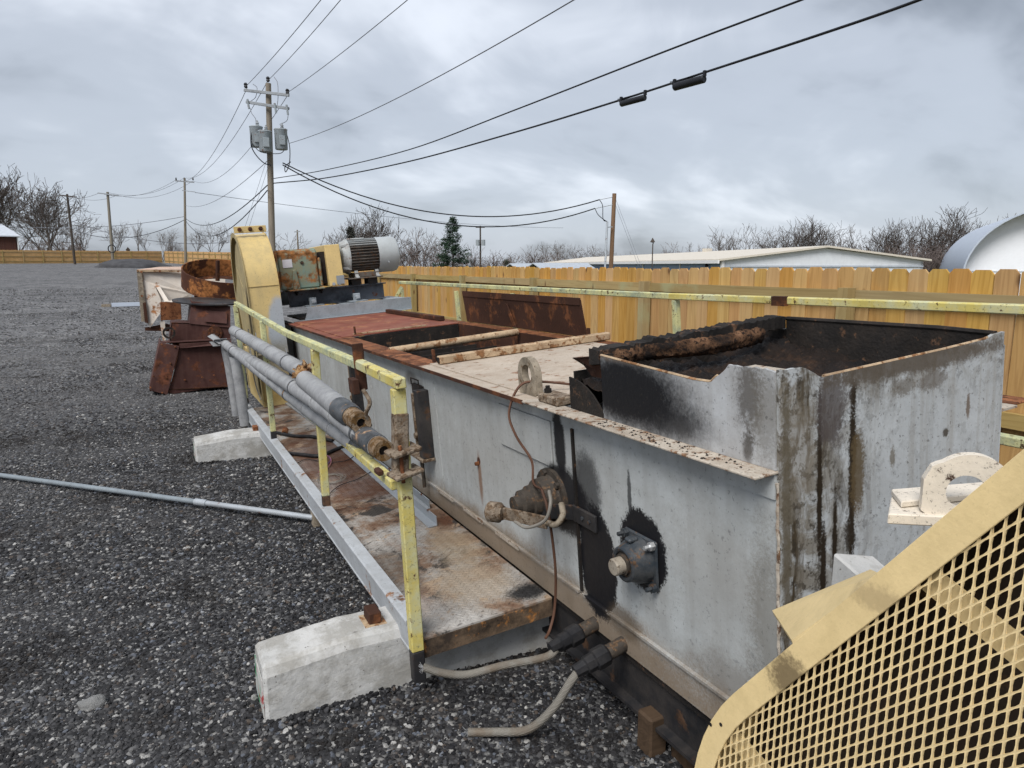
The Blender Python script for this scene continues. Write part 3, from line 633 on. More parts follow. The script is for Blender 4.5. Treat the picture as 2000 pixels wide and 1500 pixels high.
for px, py, dd, in [(501, 267, -.35), (518, 276, -.45), (549, 272, -.1)]:
    q = lp(px, py, dd); tr = MB().lathe([(-.48,.0),(-.48,.27),(-.45,.29),(.40,.30),(.43,.32),(.47,.30),(.50,.0)], q, (0,0,1), 18).build('transformer', M['transformer'], p1, smooth=40)
    MB().box((q.x-.13, q.y-.36, q.z-.30), (q.x+.13, q.y-.28, q.z+.12)).build('radiator_panel', M['transformer'], tr, bevel=.01)
    MB().lathe([(0,.05),(.05,.09),(.09,.05),(.13,.09),(.18,.05),(.26,.03)], q+Vector((.06,-.05,.48)), (0,0,1), 8).build('bushing', M['crossarm'], tr)
def lead(pts, r=.014, m='cable_thin', par=p1): return MB().tube(curve([lp(*q) for q in pts], 5), r, 5).build('lead_wire', M[m], par)
lead([(488.5, 211, 0), (492, 222, -.2), (499, 232, -.3), (500, 244, -.35)]); lead([(535, 150, 0), (542, 162, -.1), (543, 190, -.2), (541, 208, -.1)]); lead([(563, 223, -.3), (560, 236, -.2), (546, 243, -.1)])
lead([(494, 164, .2), (502, 172, .1), (499, 190, .2), (489, 198, .3)])
lead([(492, 253, -.6), (490, 280, -.6), (498, 300, -.4), (515, 318, -.3), (530, 323, -.2)], .025, 'cable'); lead([(561, 265, -.3), (566, 290, -.4), (565, 320, -.4), (558, 336, -.4), (557, 325, -.4), (568, 316, -.3)], .022, 'cable')
lead([(492, 280, -.6), (510, 297, -.5), (545, 300, -.5), (557, 292, -.4)], .018, 'cable')

def line(name, a, b, sag, r, m, label, n=26, group=None, par=None, gen='overhead wires'):
    a, b = Vector(a), Vector(b); P = []
    for i in range(n+1):
        t = i/n; q = a.lerp(b, t); q.z -= sag*4*t*(1-t); P.append(q)
    mid = a.lerp(b, .5)
    o = MB().tube(P, r, 5).build(name, M[m], par, base=a) if par is None else MB().tube(P, r, 5).build(name, M[m], par)
    if par is None: tag(o, label, 'cable', group)
    return o
# primaries come over from a pole behind the right shoulder
HV = [(628, 0), (675, 0), (778, 0)]
for i, (q, hp) in enumerate(zip(INS, HV)):
    e1 = atz(hp[0], hp[1], 9.6); e2 = q+(e1-q)*2.1; e2.z = 9.55
    P = [q+(e2-q)*(k/24) for k in range(25)]
    for k, pp in enumerate(P):
        t = k/24; pp.z = q.z+(e2.z-q.z)*t-1.2*t*(1-t)
    o = MB().tube(P, .013, 5).build('power_line', M['cable_thin'], base=q)
    tag(o, ['thin power line rising from the left end of the crossarm', 'thin power line rising from the top of the tall pole', 'thin power line rising from the right end of the crossarm'][i], 'cable', 'power lines over the yard')
line('power_line', lp(565, 280), atz(1025, 0, 7.3)+(atz(1025, 0, 7.3)-lp(565, 280))*.6, .6, .013, 'cable_thin', 'single thin line running up right from beside the transformers', group='power lines over the yard')
# two heavy communication cables with splice cases
def comm(pts, r, label, nm='communication_cable'):
    P = curve(pts, 8); o = MB().tube(P, r, 6).build(nm, M['cable'], base=pts[0]); return tag(o, label, 'cable', 'heavy cables from the pole')
c1 = [lp(533, 349), atz(640, 331, 5.9), atz(800, 292, 5.85), atz(1000, 217, 5.85), atz(1300, 100, 5.9), atz(1565, 0, 5.95)]; c1.append(c1[-1]*2-c1[-2]); c1[-1].z = 6.0
comm(c1, .018, 'upper heavy black cable sweeping up to the right')
c2 = [lp(533, 358), atz(640, 347, 5.95), atz(800, 315, 5.9), atz(1000, 260, 5.9), atz(1200, 199, 5.95), atz(1390, 137, 6.0), atz(1600, 68, 6.0), atz(1795, 0, 6.0)]; c2.append(c2[-1]*2-c2[-2]); c2[-1].z = 6.1
comm(c2, .026, 'lower heavy black cable carrying two black splice cases')
for i, (pa, pb) in enumerate([((1213, 203), (1260, 187)), ((1317, 170), (1376, 150))]):
    A, B = atz(*pa, 5.84), atz(*pb, 5.88); A.z = B.z = (A.z+B.z)/2-.02
    t = thing('splice_case', A, ['left black splice case hanging from the lower heavy cable', 'right larger black splice case hanging from the lower heavy cable'][i], 'splice case', 'splice cases on the cable')
    r = .075 if i == 0 else .088
    ax = (B-A); MB().lathe([(0,.02),(0,r*.8),(.02,r),(ax.length-.02,r),(ax.length,r*.8),(ax.length,.02)], A, ax, 16).build('case_body', M['cable'], t, smooth=40)
    for s in (0, 1):
        q = A.lerp(B, s); MB().box((q.x-.03, q.y-.03, q.z+.05), (q.x+.03, q.y+.03, q.z+.17)).build('hanger', M['cable'], t)
    MB().tube([A-ax*.16+Vector((0,0,.14)), A+Vector((0,0,.13)), B+Vector((0,0,.13)), B+ax*.16+Vector((0,0,.14))], .008, 5).build('strand', M['cable'], t)
    MB().tube([A-ax*.14+Vector((0,0,.12)), A+Vector((0,0,.0)), A+ax*.1], .012, 5).build('cable_tail', M['cable'], t)
# service drop to the brown pole
SV = at(1200, 378, 37)
svc = pole('service_pole', SV, gz(22, 31), .125, .11, M['pole_brown'], 'short brown service pole with grey conduit above the fence', lean=(.25, .1))
MB().tube([at(1181, 540, 36.8), at(1186, 433, 36.8)], .055, 8).build('conduit', M['galv'], svc, smooth=50)
MB().beam(at(1186, 444, 36.8), at(1196, 443, 37), .05, .05).build('conduit_bracket', M['galv'], svc)
for i, (pa, pb, sg, lb) in enumerate([((552, 318), (1171, 390), 1.55, 'upper twisted service cable drooping from pole to brown pole'), ((552, 322), (1162, 407), 1.75, 'lower twisted service cable drooping from pole to brown pole')]):
    a, b = lp(*pa), at(*pb, 37); o = line('service_cable', a, b, sg*1.02, .03, 'cable', lb, group='service cables')
    MB().tube(curve([b, at(pb[0]+6, pb[1]+12, 37), at(1178, 428, 36.8), at(1186, 433, 36.8)], 5), .02, 5).build('drop_loop', M['cable'], svc)
    line('dead_end', b, at(1196, (385, 400)[i], 37), 0, .02, 'galv', '', n=2, par=svc)
MB().tube([at(1203, 390, 37), at(1252, 520, 33)], .008, 4).build('guy_wire', M['cable_thin'], svc); MB().tube([at(1203, 402, 37), at(1247, 520, 33)], .008, 4).build('guy_wire', M['cable_thin'], svc)
# poles further off
T2, T3, T4 = at(360.5, 348, 84), at(210, 375, 85), at(131, 379, 95)
p2 = pole('distant_pole', T2, gz(T2.x, T2.y), .17, .12, M['pole_wood'], 'grey utility pole with one crossarm left of the yellow casing', lean=(.6, 0))
MB().beam(at(342, 353, 84), at(379, 356, 84), .12, .14).build('crossarm', M['crossarm'], p2)
MB().beam(at(356, 372, 83.6), at(381, 375, 83.2), .08, .08).build('bracket', M['crossarm'], p2)
for px in (344, 360, 377): MB().lathe([(0,.04),(.1,.1),(.3,.05)], at(px, 352, 84), (0,0,1), 8).build('insulator', M['insulator'], p2)
p3 = pole('distant_pole', T3, gz(T3.x, T3.y), .19, .15, M['pole_wood'], 'leaning wooden pole with a ring of coiled cable near its foot', lean=(.1, 0))
MB().beam(at(191, 377, 84.8), at(231, 382, 84.8), .10, .13).build('crossarm', M['crossarm'], p3)
MB().ring(at(219, 486, 84.6), off, .40, .50, .08, 20).build('cable_coil', M['cable'], p3)
p4 = pole('distant_pole', T4, gz(T4.x, T4.y), .17, .14, M['pole_dark'], 'dark utility pole among the big bare trees at left', lean=(-.1, 0))
MB().beam(at(116, 381, 94.8), at(149, 385, 94.8), .12, .16).build('crossarm', M['pole_dark'], p4); MB().beam(at(121, 383, 94.8), at(132, 393, 94.8), .06, .06).build('brace', M['pole_dark'], p4); MB().beam(at(143, 384, 94.8), at(133, 393, 94.8), .06, .06).build('brace', M['pole_dark'], p4)
p5 = pole('distant_pole', at(938, 441, 150), -3, .2, .16, M['pole_dark'], 'dark far pole with transformers right of the evergreen', lean=(0, 0))
MB().beam(at(929, 444, 150), at(947, 444, 150), .2, .2).build('crossarm', M['pole_dark'], p5)
for dx in (-5, 6): MB().lathe([(-.6,.0),(-.6,.4),(.6,.4),(.6,0)], at(938+dx, 474, 149.6), (0,0,1), 10).build('transformer', M['transformer'], p5)
p6 = pole('distant_pole', at(580.5, 449, 160), 1.0, .2, .16, M['pole_wood'], 'small far pole showing above the gearbox', lean=(0, 0))
MB().beam(at(575, 453, 160), at(586, 452, 160), .2, .2).build('crossarm', M['crossarm'], p6)
p7 = thing('yard_light', (at(1273, 530, 60).x, at(1273, 530, 60).y, -2.2), 'thin dark yard light standing before the blue building', 'light pole')
MB().tube([at(1272, 575, 60), at(1275, 478, 60), at(1276, 474, 60)], .045, 6).build('pole', M['pole_dark'], p7); MB().lathe([(0,.02),(.05,.22),(.25,.10),(.4,.03)], at(1274.5, 474, 60), (0,0,1), 10).build('lamp_head', M['pole_dark'], p7)
# spans between the left-hand poles
def span(pa, da, pb, db, sg, r, m, lb): line('power_line', at(*pa, da), at(*pb, db), sg, r, m, lb, group='lines between the left poles')
span((483, 171), 34.3, (344, 351), 84, 1.6, .016, 'cable_thin', 'topmost thin line between the tall pole and the grey pole')
span((523.5, 157), 34, (360, 347), 84, 1.4, .016, 'cable_thin', 'thin line between the tops of the tall pole and the grey pole')
span((564, 183), 33.7, (377, 353), 84, 1.6, .016, 'cable_thin', 'third thin line between the tall pole and the grey pole')
span((527, 310), 34, (362, 401), 84, .9, .016, 'cable_thin', 'thin line meeting the grey pole halfway up its height')
span((522, 362), 34, (362, 426), 84, 1.3, .028, 'cable', 'upper black cable drooping between the tall pole and the grey pole')
span((522, 372), 34, (362, 430), 84, 2.0, .028, 'cable', 'lower black cable drooping between the tall pole and the grey pole')
for i, (a, b) in enumerate([((344, 351), (193, 377)), ((377, 353), (229, 381)), ((360, 347), (211, 376))]): span(a, 84, b, 85, 1.0, .018, 'cable_thin', ['front', 'rear', 'middle'][i]+' thin line between the grey pole and the leaning pole')
for i, (a, b) in enumerate([((193, 377), (118, 381)), ((229, 381), (147, 385))]): span(a, 85, b, 95, .5, .02, 'cable_thin', ['front', 'rear'][i]+' thin line between the leaning pole and the dark pole')
span((359, 423), 84, (-40, 434), 90, 1.0, .03, 'cable_thin', 'faint line crossing left from the grey pole above the fence')
span((359, 430), 84, (150, 452), 95, 1.4, .035, 'cable', 'black cable sagging left from the grey pole past the leaning pole')
span((140, 432), 95, (455, 472), 88, 1.2, .035, 'cable_thin', 'long faint line sloping down to the right over the far fence')
line('guy_wire', lp(520, 315), at(470, 470, 30), 0, .008, 'cable_thin', 'left thin guy wire dropping left from the tall pole', n=2, group='guy wires of the tall pole')
line('guy_wire', lp(524, 325), at(478, 470, 30), 0, .008, 'cable_thin', 'right thin guy wire dropping left from the tall pole', n=2, group='guy wires of the tall pole')
line('power_line', at(381, 376, 84), at(1100, 445, 170), 1.0, .03, 'cable_thin', 'faint distant line crossing behind the tall pole', group='lines between the left poles')

# ================================================================== buildings
def flat(pts, thick, nrm):
    m = MB(); P = [Vector(p) for p in pts]; n = Vector(nrm)*thick
    return m.loft([P, [p+n for p in P]])
# long low metal building behind the fence: eave wall facing the yard, white gable end at the right
K = at(1412, 508.5, 60); zE = K.z; zG = -3.2
e2 = at(1060, 521, 150); u = Vector((e2.x-K.x, e2.y-K.y, 0)); Lb = u.length; u.normalize(); v = Vector((u.y, -u.x, 0))
if v.dot(Vector((rt[0], rt[1], 0))) < 0: v = -v
# right gable corner and peak from their pixels, on the line through K along v
def along(px, py):
    r = fw+rt*(px-1000)/1387.-upv*(py-750)/1387.
    A = np.array([[r[0], -v.x], [r[1], -v.y]]); t, s = np.linalg.solve(A, np.array([K.x, K.y])); return s, EYE+r[2]*t
sp1, zp = along(1613, 484.5); sr, zr = along(1772, 526)
W_ = 2*sp1; zr = zE
tb = thing('metal_building', (K.x, K.y, zG), 'long low metal building with beige roof and white gable beyond the fence', 'building')
c0 = Vector((K.x, K.y, 0)); R0 = c0+v*W_; RK = c0+v*sp1
Z = lambda p, z: Vector((p.x, p.y, z))
far = u*Lb
flat([Z(c0, zG), Z(c0+far, zG), Z(c0+far, zE), Z(c0, zE)], .2, v).build('eave_wall', M['blue_wall'], tb)
flat([Z(c0, zG), Z(R0, zG), Z(R0, zE), Z(RK, zp), Z(c0, zE)], .2, u).build('gable_wall', M['white_metal'], tb)
flat([Z(R0, zG), Z(R0+far, zG), Z(R0+far, zE), Z(R0, zE)], .2, -v).build('rear_wall', M['white_metal'], tb)
ov = u*-.4; up3 = Vector((0,0,.12))
flat([Z(c0-v*.5+ov, zE-.05), Z(RK+ov, zp+.05), Z(RK+far, zp+.05), Z(c0-v*.5+far, zE-.05)], .16, (0,0,1)).build('roof', M['beige_roof'], tb)
flat([Z(R0+v*.5+ov, zE-.05), Z(RK+ov, zp+.05), Z(RK+far, zp+.05), Z(R0+v*.5+far, zE-.05)], .16, (0,0,1)).build('roof', M['beige_roof'], tb)
MB().beam(Z(c0-v*.55+ov, zE-.12), Z(c0-v*.55+far, zE-.12), .15, .28).build('gutter', M['white_trim'], tb)
MB().beam(Z(c0-v*.05-u*.05, zG), Z(c0-v*.05-u*.05, zE), .25, .25).build('corner_trim', M['white_trim'], tb)
MB().beam(Z(c0-u*.06, zE-.5), Z(R0-u*.06, zE-.5), .06, .14).build('gable_trim', M['shed_roof'], tb)
for s in (10, 22, 36, 52): MB().beam(Z(c0+u*s-v*.05, zG), Z(c0+u*s-v*.05, zE), .12, .12).build('downpipe', M['white_trim'], tb)
for s, w in ((3.5, .35),): MB().lathe([(0,.12),(.1,.16),(.3,.1)], Z(c0+u*3-v*.2, zE-.55), (0,0,1), 10).build('wall_lamp', M['dark_gable'], tb)
q = RK+u*26; MB().box((q.x-.4, q.y-.4, zp), (q.x+.4, q.y+.4, zp+.55)).build('roof_vent', M['beige_roof'], tb)
for i, (px, py, d, w) in enumerate([(1000, 516, 95, 9), (1045, 515, 92, 10)]):
    q = at(px, py, d); t = thing('small_shed', (q.x, q.y, -2.5), ['left small shed with dark gable and grey roof behind the fence', 'right small shed with dark gable and grey roof behind the fence'][i], 'shed', 'sheds behind the fence')
    uu = Vector((fw[0], fw[1], 0)).normalized(); uu = (uu*.8+Vector((rt[0], rt[1], 0))*.9).normalized(); vv = Vector((uu.y, -uu.x, 0)); hw = 1.7
    g0, g1 = q-vv*hw, q+vv*hw
    flat([Z(g0, -2.5), Z(g1, -2.5), Z(g1, q.z-.9), Z(q, q.z-.1), Z(g0, q.z-.9)], .15, uu).build('gable_wall', M['dark_gable'], t)
    for s in (-1, 1):
        e = q+vv*hw*1.15*s
        flat([Z(q-uu*.4, q.z), Z(e-uu*.4, q.z-.95), Z(e+uu*w, q.z-.95), Z(q+uu*w, q.z)], .12, (0,0,1)).build('roof', M['shed_roof'], t)
        e2_ = q+vv*hw*s; flat([Z(e2_, -2.5), Z(e2_+uu*w, -2.5), Z(e2_+uu*w, q.z-.95), Z(e2_, q.z-.95)], .1, vv*-s).build('side_wall', M['shed_roof'], t)
# arched white hangar at the right edge
HL = at(1876, 527, 62); vh = Vector((rt[0], rt[1], 0)).normalized(); uh = Vector((fw[0], fw[1], 0)).normalized()
uh = Vector((HL.x, HL.y, 0)).normalized(); uh.rotate(Matrix.Rotation(rad(5.5), 3, 'Z')); vh = Vector((uh.y, -uh.x, 0))
if uh.dot(Vector((fw[0], fw[1], 0))) < 0: uh = -uh
Rh = 6.6; zc = 1.5-.6; Cn = Vector((HL.x, HL.y, 0))+vh*Rh
th = thing('arched_hangar', (Cn.x, Cn.y, -2.6), 'white arched metal hangar rising behind the fence at right edge', 'hangar')
arc = [(-Rh, -2.6)]+[(Rh*math.cos(math.pi-math.pi*i/28), zc+Rh*.86*math.sin(math.pi*i/28)) for i in range(29)]+[(Rh, -2.6)]
outer = [[Cn+vh*a*1.0+uh*t+Vector((0,0,z)) for a, z in arc] for t in (-1.6, 22)]
inner = [[Cn+vh*a*.985+uh*t+Vector((0,0,z-.10)) for a, z in arc] for t in (-1.6, 22)]
m = MB(); n = len(arc)
m.loft(outer, False, False); m.loft(inner, False, False)
m.add(outer[0]+inner[0], [(i, i+1, n+i+1, n+i) for i in range(n-1)])
m.build('arched_roof', M['hangar_skin'], th, smooth=40)
m = MB(); P0 = [Cn+vh*a*.98+uh*-.02+Vector((0,0,z-.12)) for a, z in arc]; m.loft([P0, [p+uh*.1 for p in P0]]); m.build('end_wall', M['hangar_end'], th)
MB().beam(Cn-vh*6.4-uh*.06+Vector((0,0,1.3)), Cn+vh*6.4-uh*.06+Vector((0,0,1.3)), .05, .07).build('seam_trim', M['white_metal'], th)
# brick house at the left edge
q = at(36, 490, 104); zb_ = gz(q.x, q.y); uu = Vector((q.x, q.y, 0)).normalized(); uu.rotate(Matrix.Rotation(rad(6), 3, 'Z')); vv = Vector((uu.y, -uu.x, 0))
th = thing('brick_house', (q.x-4, q.y, zb_), 'red brick house with silver roof and white window at left edge', 'house')
wz0, wz1, rz = zb_-.5, at(36, 461, 104).z, at(20, 440, 106).z
A = Vector((q.x, q.y, 0)); Bp = A-vv*11; Cc = A+uu*7
flat([Z(Bp, wz0), Z(A, wz0), Z(A, wz1), Z(Bp, wz1)], .2, uu).build('front_wall', M['brick'], th)
mid_ = A+uu*3.5; flat([Z(A, wz0), Z(Cc, wz0), Z(Cc, wz1-.1), Z(A, wz1-.1)], .2, -vv).build('side_wall', M['brick'], th)
flat([Z(Bp-uu*.5, wz1-.15), Z(A+vv*.35-uu*.5, wz1-.15), Z(A-vv*1.3+uu*3.5, rz), Z(Bp+uu*3.5, rz)], .15, (0,0,1)).build('roof', M['house_roof'], th)
flat([Z(A+vv*.35-uu*.5, wz1-.15), Z(A+vv*.35+uu*7.5, wz1-.15), Z(A-vv*1.3+uu*3.5, rz)], .15, (0,0,1)).build('roof', M['house_roof'], th)
MB().beam(Z(A+vv*.03-uu*.05, wz0), Z(A+vv*.03-uu*.05, wz1), .12, .12).build('downpipe', M['white_trim'], th)
w0 = at(1, 473, 103.9); w1_ = at(13, 462, 103.9)
wn_ = flat([Z(w0, w0.z), Z(w1_, w0.z), Z(w1_, w1_.z), Z(w0, w1_.z)], -.06, uu).build('window', M['white_trim'], th)
sh = (w1_-w0); s0 = w0+vv*.09; s1 = w1_-vv*.09
for z0, z1 in ((w0.z+.08, (w0.z+w1_.z)/2-.03), ((w0.z+w1_.z)/2+.03, w1_.z-.08)):
    flat([Z(s0-uu*.08, z0), Z(s1-uu*.08, z0), Z(s1-uu*.08, z1), Z(s0-uu*.08, z1)], -.02, uu).build('pane', M['glass'], wn_)
# diamond road sign seen from behind over the far fence
q = at(250, 488, 125); t = thing('road_sign', (q.x, q.y, gz(q.x, q.y)), 'small dark diamond road sign above the far fence', 'sign')
MB().tube([(q.x, q.y, gz(q.x, q.y)), (q.x, q.y, q.z)], .04, 6).build('post', M['pole_dark'], t)
MB().prism([(q.x-.38, q.z), (q.x, q.z-.5), (q.x+.38, q.z), (q.x, q.z+.5)], 'y', q.y-.02, q.y+.02).build('plate', M['pole_dark'], t)

# ================================================================== trees
def bare_tree(seed, h, spread=1.0, stems=1, dens=1.0, minr=.02, fork=.28):
    R = random.Random(seed); tr, cr = MB(), MB()
    def grow(p, d, L, r, lev):
        n = 4 if lev < 2 else 3; pts = [p]; rr = [r]
        for i in range(n):
            d = (d+Vector((R.gauss(0,.16), R.gauss(0,.16), R.gauss(.05,.10)))*(1.0 if lev else .35)).normalized()
            p = p+d*L/n; pts.append(p); rr.append(max(minr, r*(1-.42*(i+1)/n)))
        (tr if lev == 0 else cr).tube(pts, rr, 6 if lev == 0 else (4 if lev == 1 else 3), lev < 2)
        if lev >= 5 or L < .35: return
        k = {0: R.randint(4, 6), 1: R.randint(4, 5), 2: R.randint(3, 4), 3: R.randint(2, 3), 4: R.randint(2, 2)}[lev]
        k = max(2, int(k*dens+.5))
        for j in range(k):
            t = R.uniform(.35 if lev else .62, 1.0); i = min(n-1, int(t*n)); q = pts[i].lerp(pts[i+1], t*n-i)
            ax = d.orthogonal().normalized(); ax.rotate(Matrix.Rotation(R.uniform(0, 6.28), 3, d).to_quaternion())
            an = R.uniform(.35, .85)*spread if lev else R.uniform(.30, .80)*spread
            nd = (d*math.cos(an)+ax*math.sin(an)+Vector((0,0,.12))).normalized()
            grow(q, nd, L*R.uniform(.55, .78) if lev else h*R.uniform(.30, .42), max(minr, rr[i]*R.uniform(.45, .62)), lev+1)
    for s in range(stems):
        d0 = Vector((R.gauss(0,.10+.25*(stems>1)), R.gauss(0,.10+.2*(stems>1)), 1)).normalized()
        grow(Vector((R.uniform(-.3,.3)*(stems>1), R.uniform(-.3,.3)*(stems>1), 0)), d0, h*fork*R.uniform(.9, 1.2), h*.020*(.75 if stems > 1 else 1), 0)
    zs = sorted(v[2] for v in cr.v); k = h/zs[int(len(zs)*.985)]
    for b in (tr, cr): b.v = [(x*k, y*k, z*k) for x, y, z in b.v]
    return tr, cr
VAR = []
for i, (sd_, h, sprd, st, dn, mr, fk) in enumerate([(11, 15, 1.05, 1, 1.0, .026, .24), (12, 14, 1.05, 2, .88, .024, .22), (23, 10, .9, 1, .80, .018, .28), (34, 11, .75, 2, .75, .018, .25), (45, 8, .9, 3, .72, .018, .2), (56, 10, .5, 1, .75, .018, .35), (67, 11, .95, 2, .78, .018, .24)]):
    a, b = bare_tree(sd_, h, sprd, st, dn, mr, fk); ma, mb = a.mesh('trunk'), b.mesh('crown'); ma.materials.append(M['bark']); mb.materials.append(M['twig_dark' if i < 2 else ('twig' if i != 4 else 'twig_red')]); VAR.append((ma, mb, h))
def tree(vi, px, ytop, d, label, group, rot=0, wide=1.0, zb=None, name='bare_tree'):
    tp = at(px, ytop, d); z0 = gz(tp.x, tp.y) if zb is None else zb; ma, mb, h = VAR[vi]; k = (tp.z-z0)/h
    t = thing(name, (tp.x, tp.y, z0-.1), label, 'tree', group); t.scale = (k*wide, k*wide, k*1.0); t.rotation_euler = (0, 0, rot)
    for nm, mm_ in (('trunk', ma), ('crown', mb)):
        o = bpy.data.objects.new(nm, mm_); COL.objects.link(o); o.parent = t
    return t
GL, GM_, GR = 'bare trees at the left', 'bare trees in the middle distance', 'bare trees behind the metal building'
random.seed(2)
for vi, px, yt, d, w, lb in [
    (0, -10, 332, 118, 1.0, 'big bare tree cut off by the left edge behind the house'), (1, 38, 338, 122, 1.1, 'tallest spreading bare tree just right of the brick house'), (0, 92, 362, 114, 1.25, 'wide bare tree directly left of the dark utility pole'), (6, 66, 385, 128, 1.3, 'dense bare tree filling in behind the two big left trees'), (1, 118, 400, 120, 1.2, 'spreading bare tree standing behind the dark utility pole'),
    (2, 163, 437, 108, 1.15, 'small bare tree between the dark pole and the leaning pole'), (3, 213, 436, 125, 1.1, 'bare tree directly behind the leaning pole'), (5, 268, 433, 128, .9, 'slender pale bare tree right of the diamond road sign'), (5, 287, 455, 132, 1.0, 'short slender bare tree right of the slender pale one'), (3, 312, 449, 130, 1.1, 'bare tree midway between the leaning pole and the grey pole'),
    (4, 336, 470, 135, 1.0, 'lowest bare tree just left of the grey pole'), (2, 378, 450, 122, 1.05, 'bare tree directly right of the grey pole'), (6, 420, 437, 120, .95, 'full bare tree just left of the yellow casing')]:
    tree(vi, px, yt, d, lb, GL, random.uniform(0, 6.28), w)
for vi, px, yt, d, w, lb in [
    (2, 545, 452, 120, 1.1, 'bare tree right of the tall pole above the gearbox'), (3, 655, 446, 110, 1.1, 'bare tree above the belt guard left of the motor'), (0, 718, 421, 118, .9, 'tall bare tree above the left end of the motor'), (1, 762, 414, 116, .85, 'broad bare tree above the right end of the motor'), (4, 812, 462, 120, 1.3, 'low bushy bare tree left of the evergreen'), (6, 842, 452, 122, 1.0, 'bare tree touching the left side of the evergreen'), (4, 795, 478, 112, 1.4, 'dark twiggy thicket just right of the motor'),
    (4, 922, 487, 140, 1.2, 'low bare tree between the evergreen and the far dark pole'), (4, 965, 496, 150, 1.3, 'faint low bare tree right of the far dark pole'), (4, 1050, 488, 150, 1.3, 'reddish low tree left of the wider row above the sheds'), (2, 1075, 475, 150, .9, 'left slim bare tree of the pair above the sheds'), (2, 1102, 474, 150, .9, 'right slim bare tree of the pair above the sheds'), (6, 1140, 482, 155, 1.2, 'rounded bare tree above the left end of the metal roof'), (6, 1175, 486, 158, 1.2, 'rounded bare tree just left of the brown service pole')]:
    tree(vi, px, yt, d, lb, GM_, random.uniform(0, 6.28), w, zb=-2.6)
for vi, px, yt, d, w, lb in [
    (4, 1305, 484, 150, 1.2, 'low faint bare tree above the metal roof right of the yard light'), (6, 1355, 478, 140, 1.0, 'small round bare tree over the metal roof'), (3, 1437, 452, 125, 1.0, 'lone open bare tree left of the roof vent'), (6, 1487, 444, 118, 1.1, 'first bare tree right of the roof vent'), (1, 1530, 441, 116, .9, 'second bare tree right of the roof vent'), (0, 1580, 432, 115, .85, 'tall bare tree left of the gable peak'), (3, 1620, 436, 120, 1.0, 'bare tree rising right behind the gable peak'), (6, 1655, 448, 118, 1.0, 'bare tree just right of the gable peak'),
    (1, 1705, 440, 100, .9, 'bare tree above the falling right side of the gable'), (0, 1748, 438, 98, .9, 'broad bare tree above the right corner of the gable'), (4, 1790, 480, 95, 1.5, 'dense low thicket beyond the right corner of the gable'), (0, 1830, 420, 90, .85, 'dark bare tree left of the tree touching the hangar'), (1, 1885, 416, 88, .95, 'dark bare tree touching the left side of the hangar'), (4, 1845, 470, 86, 1.5, 'dense thicket at the foot of the hangar'), (6, 1935, 430, 95, 1.0, 'bare tree partly hidden behind the arched hangar')]:
    tree(vi, px, yt, d, lb, GR, random.uniform(0, 6.28), w, zb=-2.8)
# low brush seen as one mass along the fence line
def brush(px0, px1, py, d, h, label, n, seed):
    R = random.Random(seed); m = MB()
    for i in range(n):
        px = R.uniform(px0, px1); q = at(px, py, d*R.uniform(.95, 1.05)); z0 = q.z-1.2
        for j in range(5):
            d_ = Vector((R.gauss(0,.5), R.gauss(0,.5), 1)).normalized(); a = Vector((q.x, q.y, z0)); b = a+d_*(h*R.uniform(.5, 1)+.9); c = b+Vector((R.gauss(0,.4), R.gauss(0,.4), R.uniform(.2,.6)))
            m.tube([a, b, c], [.035, .025, .02], 3, False)
            for k in range(4):
                e = a.lerp(b, R.uniform(.4, 1)); m.tube([e, e+Vector((R.gauss(0,.5), R.gauss(0,.5), R.uniform(.1,.7)))], [.022, .018], 3, False)
    o = m.build('brush', M['twig_red'], base=at((px0+px1)/2, py, d)); return tag(o, label, 'brush', kind='stuff')
brush(-20, 160, 490, 112, 2.2, 'dark brown brush under the big bare trees at left', 26, 1)
brush(1760, 1885, 520, 84, 3.0, 'dark brush between the gable and the hangar', 36, 2)
brush(790, 1010, 515, 118, 2.2, 'dark brush along the fence beside the evergreen', 14, 3)
brush(1010, 1330, 508, 150, 2.2, 'faint brush line above the metal roof', 10, 4)
brush(620, 800, 515, 112, 2.5, 'dark brush behind the electric motor', 8, 6)

def evergreen(seed, px, ytop, ybase, d, w, label, mat, zb):
    R = random.Random(seed); tp = at(px, ytop, d); H = tp.z-zb; t = thing('evergreen_tree', (tp.x, tp.y, zb), label, 'tree', 'evergreens beyond the fence')
    b = Vector((tp.x, tp.y, zb)); MB().tube([b, b+Vector((0,0,H*.98))], [.22, .02], 7).build('trunk', M['bark'], t)
    m = MB(); z = .12*H
    while z < H*.99:
        f = z/H; L = w*(1-f)**.75*R.uniform(.65, 1.2)+.25
        for k in range(R.randint(4, 6)):
            a = R.uniform(0, 6.28); d_ = Vector((math.cos(a), math.sin(a), R.uniform(-.1,.35))).normalized(); LL = L*R.uniform(.6, 1.1)
            m.tube([b+Vector((0,0,z)), b+Vector((0,0,z))+d_*LL], [.03, .012], 3, False)
            for j in range(int(22*LL/w*2)+12):
                s = R.uniform(.25, 1)**.7; q = b+Vector((0,0,z))+d_*LL*s+Vector((R.gauss(0,.18), R.gauss(0,.18), R.gauss(.05,.14)))
                for e in range(3):
                    dd = Vector((R.gauss(0,1), R.gauss(0,1), R.gauss(.5,.7))).normalized()*R.uniform(.15,.34); ww = dd.orthogonal().normalized()*.05
                    m.add([q-ww, q+ww, q+dd], [(0,1,2)])
        z += R.uniform(.22, .40)
    m.build('crown', M[mat], t)
evergreen(3, 884, 427, 520, 100, 3.5, 'dark green pine rising above the fence right of the motor', 'needle', -2.2)
evergreen(4, 684, 446, 520, 105, 1.3, 'narrow grey-green evergreen left of the motor', 'needle_grey', -2.0)
evergreen(8, 991, 507, 520, 130, 1.6, 'tiny dark evergreen above the left shed', 'needle', -2.6)
